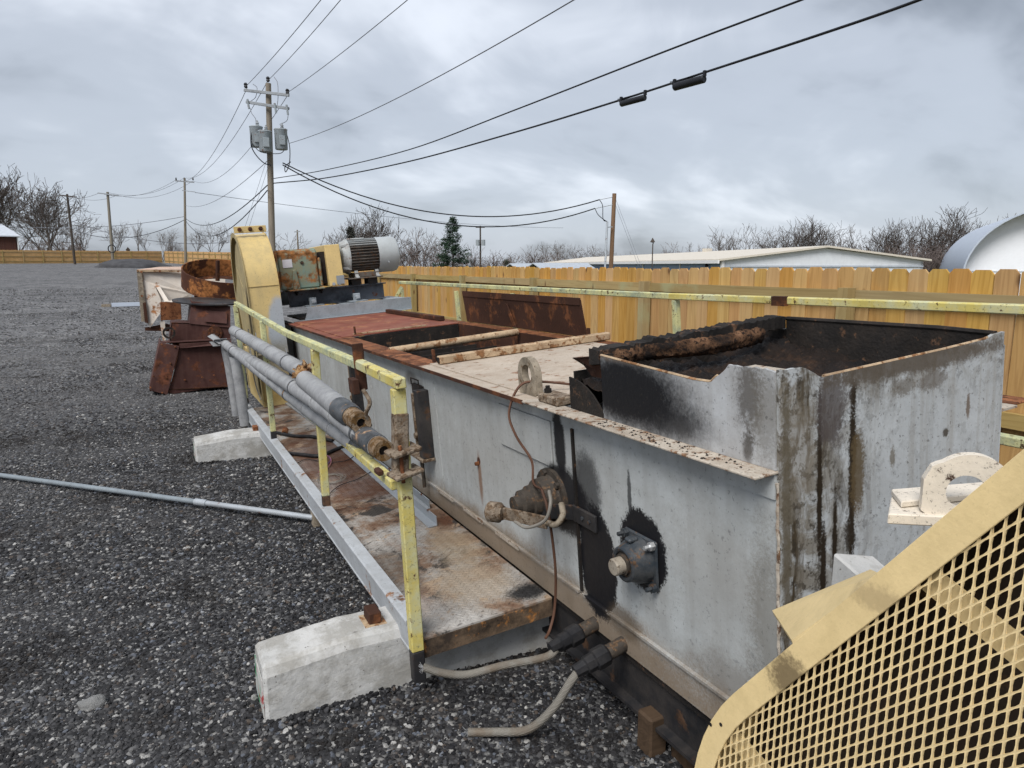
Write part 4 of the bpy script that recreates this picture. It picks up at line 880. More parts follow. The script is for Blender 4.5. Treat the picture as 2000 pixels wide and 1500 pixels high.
# ================================================================== the slat conveyor
WX, FX2, EY, TZ = 1.56, 2.70, 1.29, 1.245
mc = thing('slat_conveyor', B0, 'long grey asphalt drag conveyor with sooty open hopper, walkway and drive', 'conveyor', tilted=True)
def part(m, name, mat, par=None, **k): return m.build(name, M[mat], mc if par is None else par, **k)
# --- trough
part(MB().box((WX, EY+.012, .34), (WX+.008, 9.7, TZ-.004)), 'near_wall', 'wall')
part(MB().box((FX2-.008, EY+.6, .34), (FX2, 9.7, TZ-.004)), 'far_wall', 'wall')
part(MB().box((WX+.01, EY+.02, .30), (FX2-.01, 9.7, .33)), 'trough_floor', 'soot')
sk_ = part(MB().box((WX+.03, EY+.06, .12), (WX+.13, 9.6, .335)), 'skid_beam', 'blackpaint', bevel=.004)
part(MB().box((WX-.01, EY+.06, .11), (WX+.18, 9.6, .125)), 'skid_flange', 'blackpaint', sk_)
sk2 = part(MB().box((FX2-.15, EY+.06, .02), (FX2-.05, 9.6, .335)), 'skid_beam', 'blackpaint', bevel=.004)
# raised strip and seams on the near wall
part(MB().box((WX-.016, EY+.01, .455), (WX, 2.33, .470)), 'seam_bar', 'wall', bevel=.002)
part(MB().box((WX-.016, 2.36, .455), (WX, 9.6, .470)), 'seam_bar', 'wall', bevel=.002)
part(MB().box((WX-.007, EY+.012, .342), (WX-.0005, 9.6, .453)), 'lower_band', 'wall')
part(MB().box((WX-.010, 2.338, .472), (WX-.0005, 2.352, 1.17)), 'seam_batten', 'soot')
part(MB().box((WX-.010, 2.52, .965), (WX-.0005, 3.02, 1.168)), 'doubler_plate', 'wall', bevel=.002)
for k_ in range(7): part(MB().box((WX-.019, 2.9+k_*.42, .452), (WX-.0165, 3.16+k_*.42, .474)), 'stitch_strip', 'flange')
# top flange angle along the near side
fl = part(MB().box((WX-.082, EY+.006, TZ), (WX+.004, 2.62, TZ+.008)), 'top_flange', 'flange', bevel=.002)
part(MB().box((WX-.006, EY+.012, 1.172), (WX-.0006, 9.2, TZ-.001)), 'flange_leg', 'wall', fl)
part(MB().box((WX-.070, 2.625, TZ-.001), (WX+.004, 3.98, TZ+.0065)), 'top_rim', 'pale', bevel=.002)
part(MB().box((WX-.070, 3.985, TZ-.001), (WX+.004, 6.155, TZ+.006)), 'top_rim', 'orange_rust', bevel=.002)
part(MB().box((WX-.070, 6.16, TZ-.001), (WX+.004, 8.50, TZ+.0065)), 'top_rim', 'rustplate', bevel=.002)
part(MB().box((WX-.070, 8.505, TZ-.001), (WX+.004, 9.2, TZ+.006)), 'top_rim', 'soot', bevel=.002)
part(MB().box((WX-.075, 2.63, TZ-.010), (WX-.0705, 9.2, TZ+.008)), 'rim_edge', 'dark_rust')
part(MB().box((FX2-.03, EY+.02, TZ), (FX2+.08, 9.2, TZ+.007)), 'far_rim', 'orange_rust', bevel=.002)
# --- top plates and the open inspection bay
part(MB().box((WX+.006, 2.42, TZ+.002), (FX2-.032, 3.98, TZ+.012)), 'cover_plate', 'pale', bevel=.002)
part(MB().box((WX+.006, 6.16, TZ+.002), (FX2-.032, 8.50, TZ+.014)), 'cover_plate', 'rustplate', bevel=.002)
part(MB().box((WX+.006, 3.985, TZ-.001), (WX+.085, 6.155, TZ+.006)), 'bay_rim', 'orange_rust')
part(MB().box((WX+.086, 3.985, TZ-.16), (WX+.094, 6.155, TZ-.002)), 'bay_lip', 'dark_rust')
part(MB().box((FX2-.040, 3.985, TZ-.30), (FX2-.033, 6.155, TZ+.004)), 'bay_lip', 'dark_rust')
part(MB().box((WX+.09, 6.14, TZ-.30), (FX2-.05, 6.155, TZ-.001)), 'bay_lip', 'soot')
part(MB().box((WX+.09, 3.985, TZ-.30), (FX2-.05, 4.0, TZ-.001)), 'bay_lip', 'soot')
for i, y in enumerate([4.22, 4.52, 4.84, 5.22, 5.62, 5.95]):
    part(MB().beam((WX+.12, y, .98+.02*(i % 2)), (FX2-.10, y, .98+.02*(i % 2)), .012, .26, tw=rad([6,-3,4,0,-5,3][i])), 'flight_slat', 'soot', bevel=.002)
part(MB().box((WX+.1, 4.0, .70), (FX2-.06, 6.1, .74)), 'drag_deck', 'soot')
part(MB().tube([(WX+.05, 4.93, TZ-.005), (FX2-.06, 4.90, TZ+.012)], .028, 10), 'cross_bar', 'paletube', smooth=50)
part(MB().box((WX+.03, 3.86, TZ+.0135), (2.80, 3.915, TZ+.062)), 'cover_tube', 'paletube', bevel=.006)
part(MB().box((WX+.028, 3.868, TZ+.022), (WX+.031, 3.907, TZ+.054)), 'tube_mouth', 'soot')
part(MB().box((FX2-.09, 6.5, TZ+.0155), (FX2-.035, 8.3, TZ+.062)), 'cover_tube', 'dark_rust', bevel=.006)
part(MB().box((WX+.12, 6.20, TZ+.0155), (WX+.80, 6.23, TZ+.026)), 'edge_bar', 'paletube')
for y, x in [(6.2, WX+.13), (4.02, WX+.05), (4.03, FX2+.04)]: part(MB().box((x, y, TZ+.005), (x+.012, y+.03, TZ+.085)), 'hinge_pin', 'dark_rust')
lid = part(flat([(2.765, 6.18, TZ+.012), (2.765, 4.10, TZ+.012), (2.74, 4.12, TZ+.275), (2.745, 6.20, TZ+.29)], .008, (1,0,0)), 'hinged_lid', 'dark_rust')
part(flat([(2.758, 5.18, TZ+.02), (2.758, 5.14, TZ+.02), (2.738, 5.24, TZ+.215), (2.738, 5.28, TZ+.215)], -.012, (1,0,0)), 'lid_rib', 'dark_rust', lid)
part(MB().beam((2.744, 4.13, TZ+.262), (2.749, 6.19, TZ+.277), .012, .05), 'lid_edge', 'dark_rust', lid)
# --- sooty hopper on the near end
def jag(a, b, n, f): return [a+(b-a)*i/n for i in range(n+1)]
def wallstrip(pts, z0, tops, thick, nrm):
    # pts: base points along the wall, tops: heights; a plate with an uneven top edge
    m = MB(); n = len(pts); N = Vector(nrm)*thick
    b = [Vector((p[0], p[1], z0)) for p in pts]; t = [Vector((p[0], p[1], z)) for p, z in zip(pts, tops)]
    rings_ = [[b[i], t[i], t[i]+N, b[i]+N] for i in range(n)]
    return m.loft(rings_)
def interp(x, tab):
    for (x0, y0), (x1, y1) in zip(tab, tab[1:]):
        if min(x0, x1) <= x <= max(x0, x1): return y0+(y1-y0)*(x-x0)/(x1-x0)
    return tab[-1][1]
R_ = random.Random(9)
ys = [EY+.012+i*.012 for i in range(int((2.11-EY)/.012)+1)]
tab = [(1.28,1.515),(1.32,1.528),(1.47,1.524),(1.49,1.505),(1.53,1.478),(1.545,1.464),(1.62,1.462),(1.9,1.476),(2.2,1.492)]
hw = part(wallstrip([(WX-.002, y) for y in ys], TZ+.009, [interp(y, tab)+R_.uniform(-.0025,.0025) for y in ys], .009, (1,0,0)), 'hopper_near_wall', 'hopper')
part(MB().tube([(WX+.002, y, interp(y, tab)+.001) for y in ys[18:]], .005, 6), 'burnt_edge', 'paletube', hw)
part(MB().box((WX+.008, EY+.008, 1.495), (WX+.10, 1.47, 1.512)), 'corner_lip', 'flange', hw, bevel=.006)
xs = [WX+.002+i*.014 for i in range(int((2.56-WX)/.014)+1)]
tabx = [(1.55,1.528),(1.655,1.524),(1.69,1.503),(1.715,1.487),(1.76,1.487),(2.0,1.490),(2.25,1.493),(2.46,1.499),(2.50,1.510),(2.6,1.512)]
ew = part(wallstrip([(x, EY) for x in xs], .30, [interp(x, tabx)+R_.uniform(-.0015,.0015) for x in xs], .011, (0,1,0)), 'end_wall', 'endwall')
part(MB().tube([(x, EY+.005, interp(x, tabx)+.001) for x in xs[12:66]], .0048, 6), 'burnt_edge', 'paletube', ew)
part(MB().box((2.552, EY, .30), (2.563, 2.2, 1.468)), 'hopper_far_side', 'endwall')
part(MB().box((2.540, EY+.012, 1.25), (2.5515, 2.16, 1.508)), 'hopper_far_wall', 'soot')
part(MB().box((2.540, 2.165, 1.25), (2.5515, 2.42, 1.465)), 'hopper_far_wall', 'soot')
part(MB().tube([(2.545, EY+.02, 1.505), (2.545, 1.5, 1.512), (2.545, 2.16, 1.512)], .010, 6), 'far_edge', 'soot')
# left end of the hopper: torn sheet and crusted roll
part(wallstrip([(WX-.004, y) for y in (2.115, 2.14, 2.18, 2.22, 2.26, 2.30, 2.345)], TZ+.009, [1.272, 1.296, 1.330, 1.352, 1.368, 1.376, 1.381], .007, (1,0,0)), 'torn_panel', 'soot')
part(MB().prism([(2.112, 1.27),(2.118, 1.27),(2.118, 1.49),(2.112, 1.49)], 'x', WX+.002, WX+.05), 'torn_edge', 'soot')
part(flat([(WX+.01, 2.12, 1.485), (WX+.01, 2.335, 1.455), (WX+.06, 2.335, 1.42), (WX+.05, 2.26, 1.385), (WX+.04, 2.12, 1.39)], .006, (1,0,.3)), 'torn_flap', 'dark_rust')
part(MB().box((WX+.02, 2.338, TZ+.013), (2.54, 2.348, 1.40)), 'hopper_back_wall', 'soot')
rr_ = []; roll = MB(); K_ = 110
for i in range(K_+1):
    t = i/K_; x = WX+.03+t*.80; cy, cz = 2.16+.01*math.sin(7*t), 1.455+.010*math.sin(5*t+1)+.014*t; ring = []
    for j in range(24):
        a = 2*math.pi*j/24; rr = .036*(1+.22*mnoise.noise((x*9, math.cos(a)*1.6, math.sin(a)*1.6))+.16*mnoise.noise((x*60, math.cos(a)*5, math.sin(a)*5))+.10*mnoise.noise((x*150, math.cos(a)*11, math.sin(a)*11))); ring.append((x, cy+rr*math.cos(a)*1.1, cz+rr*math.sin(a)))
    rr_.append(ring)
part(roll.loft(rr_), 'crusted_roll', 'roll', smooth=60)
cr_ = MB(); rr_ = []; K_ = 90
for i in range(K_+1):
    t = i/K_; x = WX+.01+t*.95; z = 1.502+.024*t+.012*mnoise.noise((x*16, 3, 1))+.010*mnoise.noise((x*60, 5, 1)); y = 2.175+.008*mnoise.noise((x*40, 9, 1))
    rr_.append([(x, y-.03, z), (x, y+.035+.01*mnoise.noise((x*22, 1, 7)), z+.004), (x, y+.04, z-.06), (x, y-.03, z-.05)])
part(cr_.loft(rr_), 'soot_crust', 'soot')
nx_, ny_ = 66, 56; hm = MB(); vs_ = []; fs_ = []
for i in range(nx_+1):
    for j in range(ny_+1):
        x = WX+.012+(2.535-WX-.012)*i/nx_; y = EY+.016+(2.33-EY-.016)*j/ny_
        z = 1.30+.06*sst(1.4, 2.2, y)+.055*mnoise.fractal(Vector((x*4, y*4, 2)), .8, 2.2, 6)+.016*mnoise.noise((x*42, y*42, 3))+.05*sst(2.2, 2.55, x)
        vs_.append((x, y, z))
for i in range(nx_):
    for j in range(ny_): a = i*(ny_+1)+j; fs_.append((a, a+ny_+1, a+ny_+2, a+1))
hm.add(vs_, fs_); part(hm, 'burnt_asphalt', 'burnt_mass', smooth=70)
for i in range(46):
    y = 1.36+.95*R_.random()**1.3; x = WX-.07+R_.random()*.055; r = R_.uniform(.002,.006)
    if i < 46: pass
cru = MB()
for i in range(110):
    y = 1.33+.75*R_.random()**.8; x = WX-.072+R_.random()*.062; r = R_.uniform(.0012,.0042)
    cru.add([(x-r, y-r*1.3, TZ+.0075), (x+r, y-r, TZ+.0075), (x+r*.9, y+r, TZ+.0075), (x-r, y+r*1.2, TZ+.0075), (x, y, TZ+.008+r*1.2)], [(0,1,4),(1,2,4),(2,3,4),(3,0,4)])
part(cru, 'asphalt_crumbs', 'soot', kind='stuff')
part(MB().box((FX2-.15, EY+.002, TZ), (FX2-.045, 1.75, TZ+.008)), 'far_flange', 'flange')
# --- lifting lug and stub on the flange
def lugpoly(cy, cz, w, h, n=12):
    r = w/2; return [(cy-r, cz), (cy-r, cz+h-r)]+[(cy+r*math.cos(math.pi-math.pi*i/n), cz+h-r+r*math.sin(math.pi*i/n)) for i in range(1, n)]+[(cy+r, cz+h-r), (cy+r, cz)]
def holed(outer, c, r, axis, a, b, n=24):
    # plate with a round hole: outer outline as polar samples about c
    m = MB(); O = []; I = []
    for i in range(n):
        t = 2*math.pi*i/n; d = (math.cos(t), math.sin(t)); best = 9
        for p, q in zip(outer, outer[1:]+outer[:1]):
            ex, ey = q[0]-p[0], q[1]-p[1]; den = d[0]*ey-d[1]*ex
            if abs(den) < 1e-9: continue
            s_ = ((p[0]-c[0])*ey-(p[1]-c[1])*ex)/den; u_ = ((p[0]-c[0])*d[1]-(p[1]-c[1])*d[0])/den
            if s_ > 0 and -1e-6 <= u_ <= 1+1e-6: best = min(best, s_)
        O.append((c[0]+d[0]*best, c[1]+d[1]*best)); I.append((c[0]+d[0]*r, c[1]+d[1]*r))
    def P(p, t): return {'x': (t, p[0], p[1]), 'y': (p[0], t, p[1])}[axis]
    rings_ = [[P(O[i], a), P(O[i], b), P(I[i], b), P(I[i], a)] for i in range(n)]
    rings_.append(rings_[0]); return m.loft(rings_, True, False)
part(holed(lugpoly(2.725, TZ+.008, .165, .168), (2.725, TZ+.098), .044, 'x', WX+.005, WX+.038, 48), 'lifting_lug', 'lug')
stb = part(MB().box((WX-.035, 2.40, TZ+.0085), (WX+.05, 2.56, TZ+.045)), 'flange_stub', 'tan_crust', bevel=.006)
part(MB().lathe([(0,.016),(.018,.016),(.018,.010),(.03,.010)], (WX+.0, 2.53, TZ+.045), (0,0,1), 6), 'bolt', 'soot', stb)
# --- flange bearing at the near end
bc = Vector((WX, 1.915, .775))
class SB(MB):
    def build(s, *a, **k):
        s.v = [(WX+(x-WX)*.9, bc.y+(y-bc.y)*.86, bc.z+(z-bc.z)*.86) for x, y, z in s.v]; return MB.build(s, *a, **k)
br = part(SB().box((WX-.014, bc.y-.108, bc.z-.108), (WX-.0005, bc.y+.108, bc.z+.108)), 'flange_bearing', 'bearing', bevel=.012)
br['label'] = 'blue-grey four-bolt flange bearing with shaft end'
part(SB().lathe([(0,.100),(.035,.094),(.065,.078),(.085,.074),(.089,.066),(.085,.055),(.07,.053)], (WX-.012, bc.y, bc.z), (-1,0,0), 28), 'bearing_housing', 'bearing', br, smooth=35)
part(SB().lathe([(0,.056),(.015,.056),(.015,.044),(.03,.044),(.03,.034)], (WX-.075, bc.y, bc.z), (-1,0,0), 22), 'seal_ring', 'fitting', br, smooth=35)
part(SB().lathe([(0,.036),(.055,.036),(.060,.032),(.060,.0)], (WX-.085, bc.y, bc.z), (-1,0,0), 22), 'shaft_end', 'shaft', br, smooth=35)
for sy in (-1, 1):
    for sz in (-1, 1):
        b_ = part(SB().lathe([(0,.019),(.018,.019),(.018,.010),(.042,.010)], (WX-.014, bc.y+sy*.09, bc.z+sz*.09), (-1,0,0), 6), 'bolt', 'silver' if (sy, sz) == (-1, 1) else 'bearing', br)
part(SB().box((WX-.075, bc.y-.02, bc.z+.088), (WX-.03, bc.y+.02, bc.z+.108)), 'grease_boss', 'bearing', br, bevel=.006)
# --- shaft hub with speed sensor
hc = (WX, 2.545, .83)
hb = part(MB().lathe([(0,.125),(.018,.125),(.018,.098),(.03,.09)], hc, (-1,0,0), 28), 'shaft_hub', 'fitting', smooth=35); hb['label'] = 'black greasy shaft hub carrying a speed sensor'
part(MB().lathe([(0,.095),(.05,.088),(.055,.072),(.09,.070),(.095,.060),(.13,.058),(.14,.040),(.165,.038)], (WX-.03, 2.545, .83), (-1,0,0), 24), 'hub_cap', 'fitting', hb, smooth=35)
for k_ in range(6):
    a = k_*math.pi/3+.3; part(MB().lathe([(0,.014),(.014,.014),(.014,.0)], (WX-.018, 2.545+.107*math.cos(a), .83+.107*math.sin(a)), (-1,0,0), 6), 'bolt', 'fitting', hb)
sn = part(MB().lathe([(0,.0),(0,.034),(.008,.044),(.055,.044),(.062,.036),(.075,.030),(.075,0)], (1.285, 2.63, .80), (.55,-.83,0), 20), 'speed_sensor', 'tan_crust', hb, smooth=35)
part(MB().beam((1.312, 2.60, .80), (1.42, 2.36, .80), .012, .055), 'sensor_arm', 'tan_crust', hb, bevel=.003)
part(MB().tube(curve([(1.42, 2.36, .80), (1.43, 2.30, .81), (1.45, 2.28, .85), (1.47, 2.32, .88)], 6), .013, 8), 'sensor_strap', 'lug', hb, smooth=50)
part(MB().tube(curve([(1.35, 2.51, .775), (1.36, 2.42, .775), (1.39, 2.32, .83), (1.41, 2.30, .90), (1.44, 2.36, .93)], 6), .007, 7), 'sensor_lead', 'wire_grey', hb, smooth=50)
part(MB().box((WX-.014, 2.20, .775), (WX-.0007, 2.37, .845)), 'strap_plate', 'blackpaint', bevel=.003)
part(MB().beam((WX-.010, 2.37, .81), (WX-.11, 2.52, .80), .010, .065), 'strap_arm', 'blackpaint', bevel=.002)
for y in (2.24, 2.29): part(MB().lathe([(0,.008),(.006,.008),(.006,0)], (WX-.014, y, .81), (-1,0,0), 8), 'rivet', 'bearing')
part(MB().tube(curve([(WX+.25, 2.62, TZ+.022), (WX+.06, 2.70, TZ+.06), (WX-.03, 2.73, TZ+.05), (WX-.085, 2.745, 1.18), (WX-.08, 2.70, 1.08), (WX-.05, 2.63, .98), (WX-.10, 2.53, .915), (1.44, 2.42, .92)], 8), .006, 6), 'sensor_cable', 'wire_brown', smooth=60)
part(MB().tube(curve([(1.44, 2.42, .92), (1.43, 2.36, .84), (1.45, 2.37, .6), (1.44, 2.38, .42), (1.40, 2.36, .34), (1.36, 2.33, .325)], 8), .006, 6), 'rusty_rod', 'wire_brown', smooth=60)
# --- take-up brackets
for i, yc in enumerate((4.16, 5.78)):
    tk = part(MB().box((WX-.075, yc-.13, .66), (WX-.0007, yc-.055, 1.09)), 'take_up_bracket', 'blackpaint', bevel=.004)
    part(MB().box((WX-.02, yc-.05, .66), (WX-.0006, yc+.13, 1.10)), 'back_plate', 'soot', tk)
    part(MB().box((WX-.055, yc+.03, .70), (WX-.021, yc+.06, 1.05)), 'guide_bar', 'tan_crust', tk, bevel=.003)
    part(MB().box((WX-.05, yc-.01, .86), (WX-.021, yc+.02, 1.04)), 'guide_bar', 'soot', tk)
    part(MB().lathe([(0,.045),(.03,.04),(.03,.02),(.05,.02)], (WX-.02, yc+.02, .78), (-1,0,0), 14), 'shaft_boss', 'tan_crust', tk)
    part(MB().box((WX-.09, yc-.14, .64), (WX-.001, yc+.14, .659)), 'foot_plate', 'tan_crust', tk, bevel=.003)
    part(MB().tube([(WX-.045, yc+.0, .64), (WX-.045, yc+.0, .44)], .013, 8), 'adjuster_rod', 'fitting', tk)
    part(MB().tube([(WX-.03, yc+.10, 1.10), (WX-.03, yc+.10, 1.14), (WX-.03, yc-.04, 1.14), (WX-.03, yc-.04, 1.10)], .005, 6), 'wire_hoop', 'soot', tk)
for yv in (3.92, 5.36, 6.9):
    bead = MB(); zz_ = .48
    bead.tube([(WX-.001, yv+R_.uniform(-.002,.002), .48+i*.02) for i in range(35)], [.0035+R_.uniform(-.001,.001) for i in range(35)], 5); part(bead, 'weld_bead', 'wall')
part(MB().tube([(WX-.001, EY+.006+R_.uniform(-.002,.002), .36+i*.02) for i in range(44)], [.005+R_.uniform(-.0015,.0015) for i in range(44)], 6), 'weld_bead', 'flange')
part(MB().lathe([(0,.012),(.02,.010),(.02,0)], (WX, 3.345, .785), (-1,0,0), 10), 'stud', 'orange_rust')
# --- pipe stubs with unions and braided hoses
def stub(y, z, d, name):
    o = Vector((WX+.06, y, z)); ax = Vector(d).normalized()
    s_ = part(MB().lathe([(0,.030),(.16,.030)], o, ax, 18, True), name, 'fitting', smooth=35)
    part(MB().lathe([(.14,.033),(.15,.042),(.20,.042),(.205,.034),(.24,.034),(.245,.027),(.29,.024)], o, ax, 8), 'union', 'rubber', s_, smooth=30)
    return s_, o+ax*.28
s1, e1 = stub(2.255, .375, (-1, -.03, -.16), 'pipe_stub'); s2, e2_ = stub(2.055, .385, (-1, .05, -.22), 'pipe_stub')
def w2(p): return wm(p)
H1 = curve([e1+Vector((.03,0,.0)), e1+Vector((-.03,0,-.03)), w2((1.16, 2.38, .20)), w2((1.03, 2.44, .165)), w2((.93, 2.47, .185)), w2((.865, 2.49, .215))], 9)
part(MB().tube(H1, .0165, 12), 'braided_hose', 'braid', s1, smooth=60)
H2 = curve([e2_+Vector((.03,0,.01)), e2_+Vector((-.025,0,-.03)), w2((1.235, 2.10, .155)), w2((1.16, 2.16, .055)), w2((1.06, 2.24, .026)), w2((.97, 2.29, .022))], 9)
part(MB().tube(H2, .0165, 12), 'braided_hose', 'braid', s2, smooth=60)
for e in (H1[-1], H2[-1]):
    m = MB()
    for k_ in range(14): m.tube([e, e+Vector((R_.gauss(-.012,.006), R_.gauss(.006,.01), R_.gauss(0,.012)))], .0012, 3)
    part(m, 'frayed_end', 'silver', s1 if e is H1[-1] else s2, kind='stuff')

# --- walkway along the near side
wk = bpy.data.objects.new('walkway', None); COL.objects.link(wk); wk.parent = mc; wk['label'] = 'rusty chequer-plate walkway with bent yellow handrail'
Y0, Y1, WZ = 2.59, 8.45, .34
def wp(m, name, mat, **k): return m.build(name, M[mat], wk, **k)
wp(MB().box((.90, Y0, WZ-.008), (WX-.018, Y1, WZ)), 'tread_plate', 'tread')
wp(MB().box((.90, Y0-.004, WZ-.085), (WX-.02, Y0+.004, WZ-.009)), 'end_plate', 'edge_dark')
for y in (3.6, 4.8, 6.0, 7.2, 8.3): wp(MB().box((.91, y, WZ-.07), (WX+.02, y+.05, WZ-.009)), 'cross_member', 'blackpaint')
lugs = MB(); n = 0
px_ = .0255
yy = Y0+.02; row = 0
while yy < 5.7:
    xx = .915+(px_/2 if row % 2 else 0); 
    while xx < WX-.03:
        ang = rad(45 if (row+int((xx-.9)/px_)) % 2 else -45)+R_.gauss(0,.05); c_, s_ = math.cos(ang), math.sin(ang); l_, w_ = .0105, .0032
        P = [(xx+c_*a-s_*b, yy+s_*a+c_*b, WZ+h_) for a, b, h_ in ((-l_,0,.0003),(0,-w_,.0003),(l_,0,.0003),(0,w_,.0003),(-l_*.45,0,.0022),(l_*.45,0,.0022))]
        lugs.add(P, [(0,1,4),(1,5,4),(1,2,5),(2,3,5),(3,4,5),(3,0,4)]); xx += px_
    yy += px_*.62; row += 1
wp(lugs, 'tread_pattern', 'tread', kind='stuff')
# toe channel on the outer edge: legs outwards
cx0 = .868
wp(MB().prism([(cx0+.060,.285),(cx0+.010,.285),(cx0,.292),(cx0,.300),(cx0+.004,.303),(cx0+.004,.402),(cx0,.405),(cx0,.422),(cx0+.008,.430),(cx0+.064,.430),(cx0+.064,.422),(cx0+.012,.420),(cx0+.012,.294),(cx0+.060,.292)], 'y', Y0+.03, Y1), 'toe_channel', 'channel', bevel=.0015)
def post(p0, p1, mat, w=.05):
    p0, p1 = Vector(p0), Vector(p1); d = (p1-p0); q = p0+d*(.135/d.length)
    o = wp(MB().beam(q, p1, w, w*.9, up=(0,1,0)), 'post', mat, bevel=.004)
    MB().beam(p0, q, w*1.01, w*.91, up=(0,1,0)).build('post_foot', M['blackpaint'], wk, bevel=.004); return o
post((.888, 2.585, .17), (.936, 2.60, 1.395), 'yellow', .052)
post((.905, 4.27, .36), (.945, 4.20, 1.405), 'yellow', .045)
post((.905, 6.35, .36), (.94, 6.28, 1.46), 'yellow2', .045)
post((.905, 8.30, .36), (.93, 8.22, 1.53), 'yellow2', .045)
def rail(pts, name, mat, w, h):
    for a, b in zip(pts, pts[1:]):
        a, b = Vector(a), Vector(b); d = (b-a).normalized()*.006
        wp(MB().beam(a-d, b+d, w, h), name, mat, bevel=.005)
rail([(.938, 2.56, 1.42), (.950, 3.22, 1.424)], 'top_rail', 'yellow', .042, .044)
rail([(.948, 3.22, 1.421), (.955, 5.2, 1.43), (.95, 8.30, 1.545)], 'top_rail', 'yellow2', .041, .043)
rail([(.893, 2.63, 1.005), (.93, 3.55, .97), (.945, 4.55, .93)], 'mid_rail', 'yellow', .041, .041)
rail([(.945, 4.55, .93), (.955, 6.4, .925), (.93, 8.25, .925)], 'mid_rail', 'yellow2', .043, .043)
wp(MB().box((.925, 3.20, 1.30), (.975, 3.215, 1.52)), 'splice_plate', 'dark_rust', bevel=.003)
wp(MB().box((.90, 3.17, 1.29), (.93, 3.26, 1.36)), 'splice_plate', 'dark_rust', bevel=.003)
wp(MB().tube(curve([(.93, 3.12, 1.32), (.95, 3.10, 1.26), (.93, 3.12, 1.20), (.95, 3.14, 1.14)], 6), .010, 7), 'hook', 'tan_crust', smooth=60)
# brown caked sleeve and brackets on the near post
wp(MB().beam((.905, 2.589, 1.06), (.934, 2.598, 1.30), .058, .054, up=(0,1,0)), 'caked_sleeve', 'tan_crust', bevel=.006)
for z_ in (1.15, 1.06): wp(MB().beam((.86, 2.56, z_), (.985, 2.585, z_+.01), .085, .018, tw=.1), 'clamp_bar', 'tan_crust', bevel=.005)
wp(MB().tube([(.905, 2.555, 1.03), (.905, 2.555, 1.18)], .008, 6), 'clamp_bolt', 'orange_rust')
wp(MB().box((.845, 2.70, 1.03), (.872, 2.76, 1.055)), 'rail_scab', 'dark_rust', bevel=.006)
# --- railing on the far side
fr = bpy.data.objects.new('far_walkway', None); COL.objects.link(fr); fr.parent = mc; fr['label'] = 'chalky yellow-green railing on the far side of the conveyor'
MB().box((FX2+.01, 1.5, .33), (3.44, 9.4, .34)).build('tread_plate', M['tread'], fr)
MB().beam((3.40, .9, 1.478), (3.42, 4.0, 1.482), .042, .042).build('top_rail', M['yellow'], fr, bevel=.005)
MB().beam((3.42, 4.0, 1.482), (3.44, 10.2, 1.545), .042, .042).build('top_rail', M['yellow2'], fr, bevel=.005)
MB().beam((3.40, .9, .90), (3.44, 10.2, .92), .045, .045).build('mid_rail', M['yellow2'], fr, bevel=.005)
MB().box((3.372, 2.93, 1.452), (3.40, 3.03, 1.507)).build('scab', M['dark_rust'], fr)
for y in (1.6, 3.95, 6.5, 8.0, 10.1): MB().beam((3.43, y, .34), (3.425, y, 1.455), .045, .045, up=(0,1,0)).build('post', M['yellow2'], fr, bevel=.004)
MB().beam((3.43, 10.1, 1.48), (2.9, 10.4, .6), .045, .045).build('brace', M['yellow2'], fr)

# --- drive: base frame, gearbox, belt guard, motor, chain casing
dv_ = bpy.data.objects.new('drive_base', None); COL.objects.link(dv_); dv_.parent = mc; dv_['label'] = 'grey and sooty steel motor base with adjusting bolts'
def dp(m, name, mat, par=None, **k): return m.build(name, M[mat], dv_ if par is None else par, **k)
DY = 8.52
dp(MB().prism([(1.70, TZ+.02), (3.02, TZ+.02), (3.02, TZ+.165), (1.76, TZ+.165)], 'y', DY, DY+.012), 'front_skirt', 'bluegrey')
dp(MB().box((1.69, DY-.05, TZ+.016), (3.0, DY, TZ+.026)), 'skirt_foot', 'bluegrey', bevel=.002)
dp(MB().box((1.74, DY+.013, TZ+.150), (3.02, DY+.09, TZ+.164)), 'skirt_top', 'bluegrey', bevel=.002)
dp(MB().box((3.008, DY+.013, TZ+.02), (3.02, 9.6, TZ+.149)), 'side_skirt', 'bluegrey')
for x0, x1 in ((2.20, 2.38), (2.78, 3.0)): dp(MB().box((x0, DY+.091, TZ+.145), (x1, 9.4, TZ+.160)), 'cross_plate', 'bluegrey', bevel=.002)
dp(MB().box((1.66, DY+.09, TZ+.02), (2.98, 9.5, TZ+.04)), 'base_deck', 'soot')
by = 8.98
wbm = dp(MB().box((1.62, by, TZ+.16), (2.82, by+.012, TZ+.345)), 'beam', 'darkgrey'); wbm['label'] = 'sooty grey motor rail beam'
dp(MB().box((1.60, by-.07, TZ+.346), (2.84, by+.10, TZ+.360)), 'beam_flange', 'darkgrey', wbm, bevel=.003)
dp(MB().box((1.62, by-.06, TZ+.161), (2.82, by-.001, TZ+.172)), 'beam_flange', 'darkgrey', wbm, bevel=.003)
dp(MB().box((1.60, by+.7, TZ+.16), (2.82, by+.712, TZ+.345)), 'beam', 'darkgrey')
for xb in (1.88, 2.42):
    bk_ = dp(MB().box((xb-.055, by-.22, TZ+.165), (xb+.03, by-.17, TZ+.265)), 'adjuster_block', 'bluegrey', bevel=.006)
    dp(MB().lathe([(0,.03),(.03,.03),(.03,.016),(.05,.016)], (xb-.01, by-.22, TZ+.22), (0,-1,0), 6), 'bolt_head', 'galv', bk_)
    dp(MB().tube([(xb-.01, by-.16, TZ+.22), (xb-.01, by, TZ+.22)], .014, 8), 'bolt_shank', 'galv', bk_)
    dp(MB().box((xb-.12, by-.30, TZ+.1655), (xb+.10, by-.10, TZ+.178)), 'adjuster_plate', 'bluegrey', bk_)
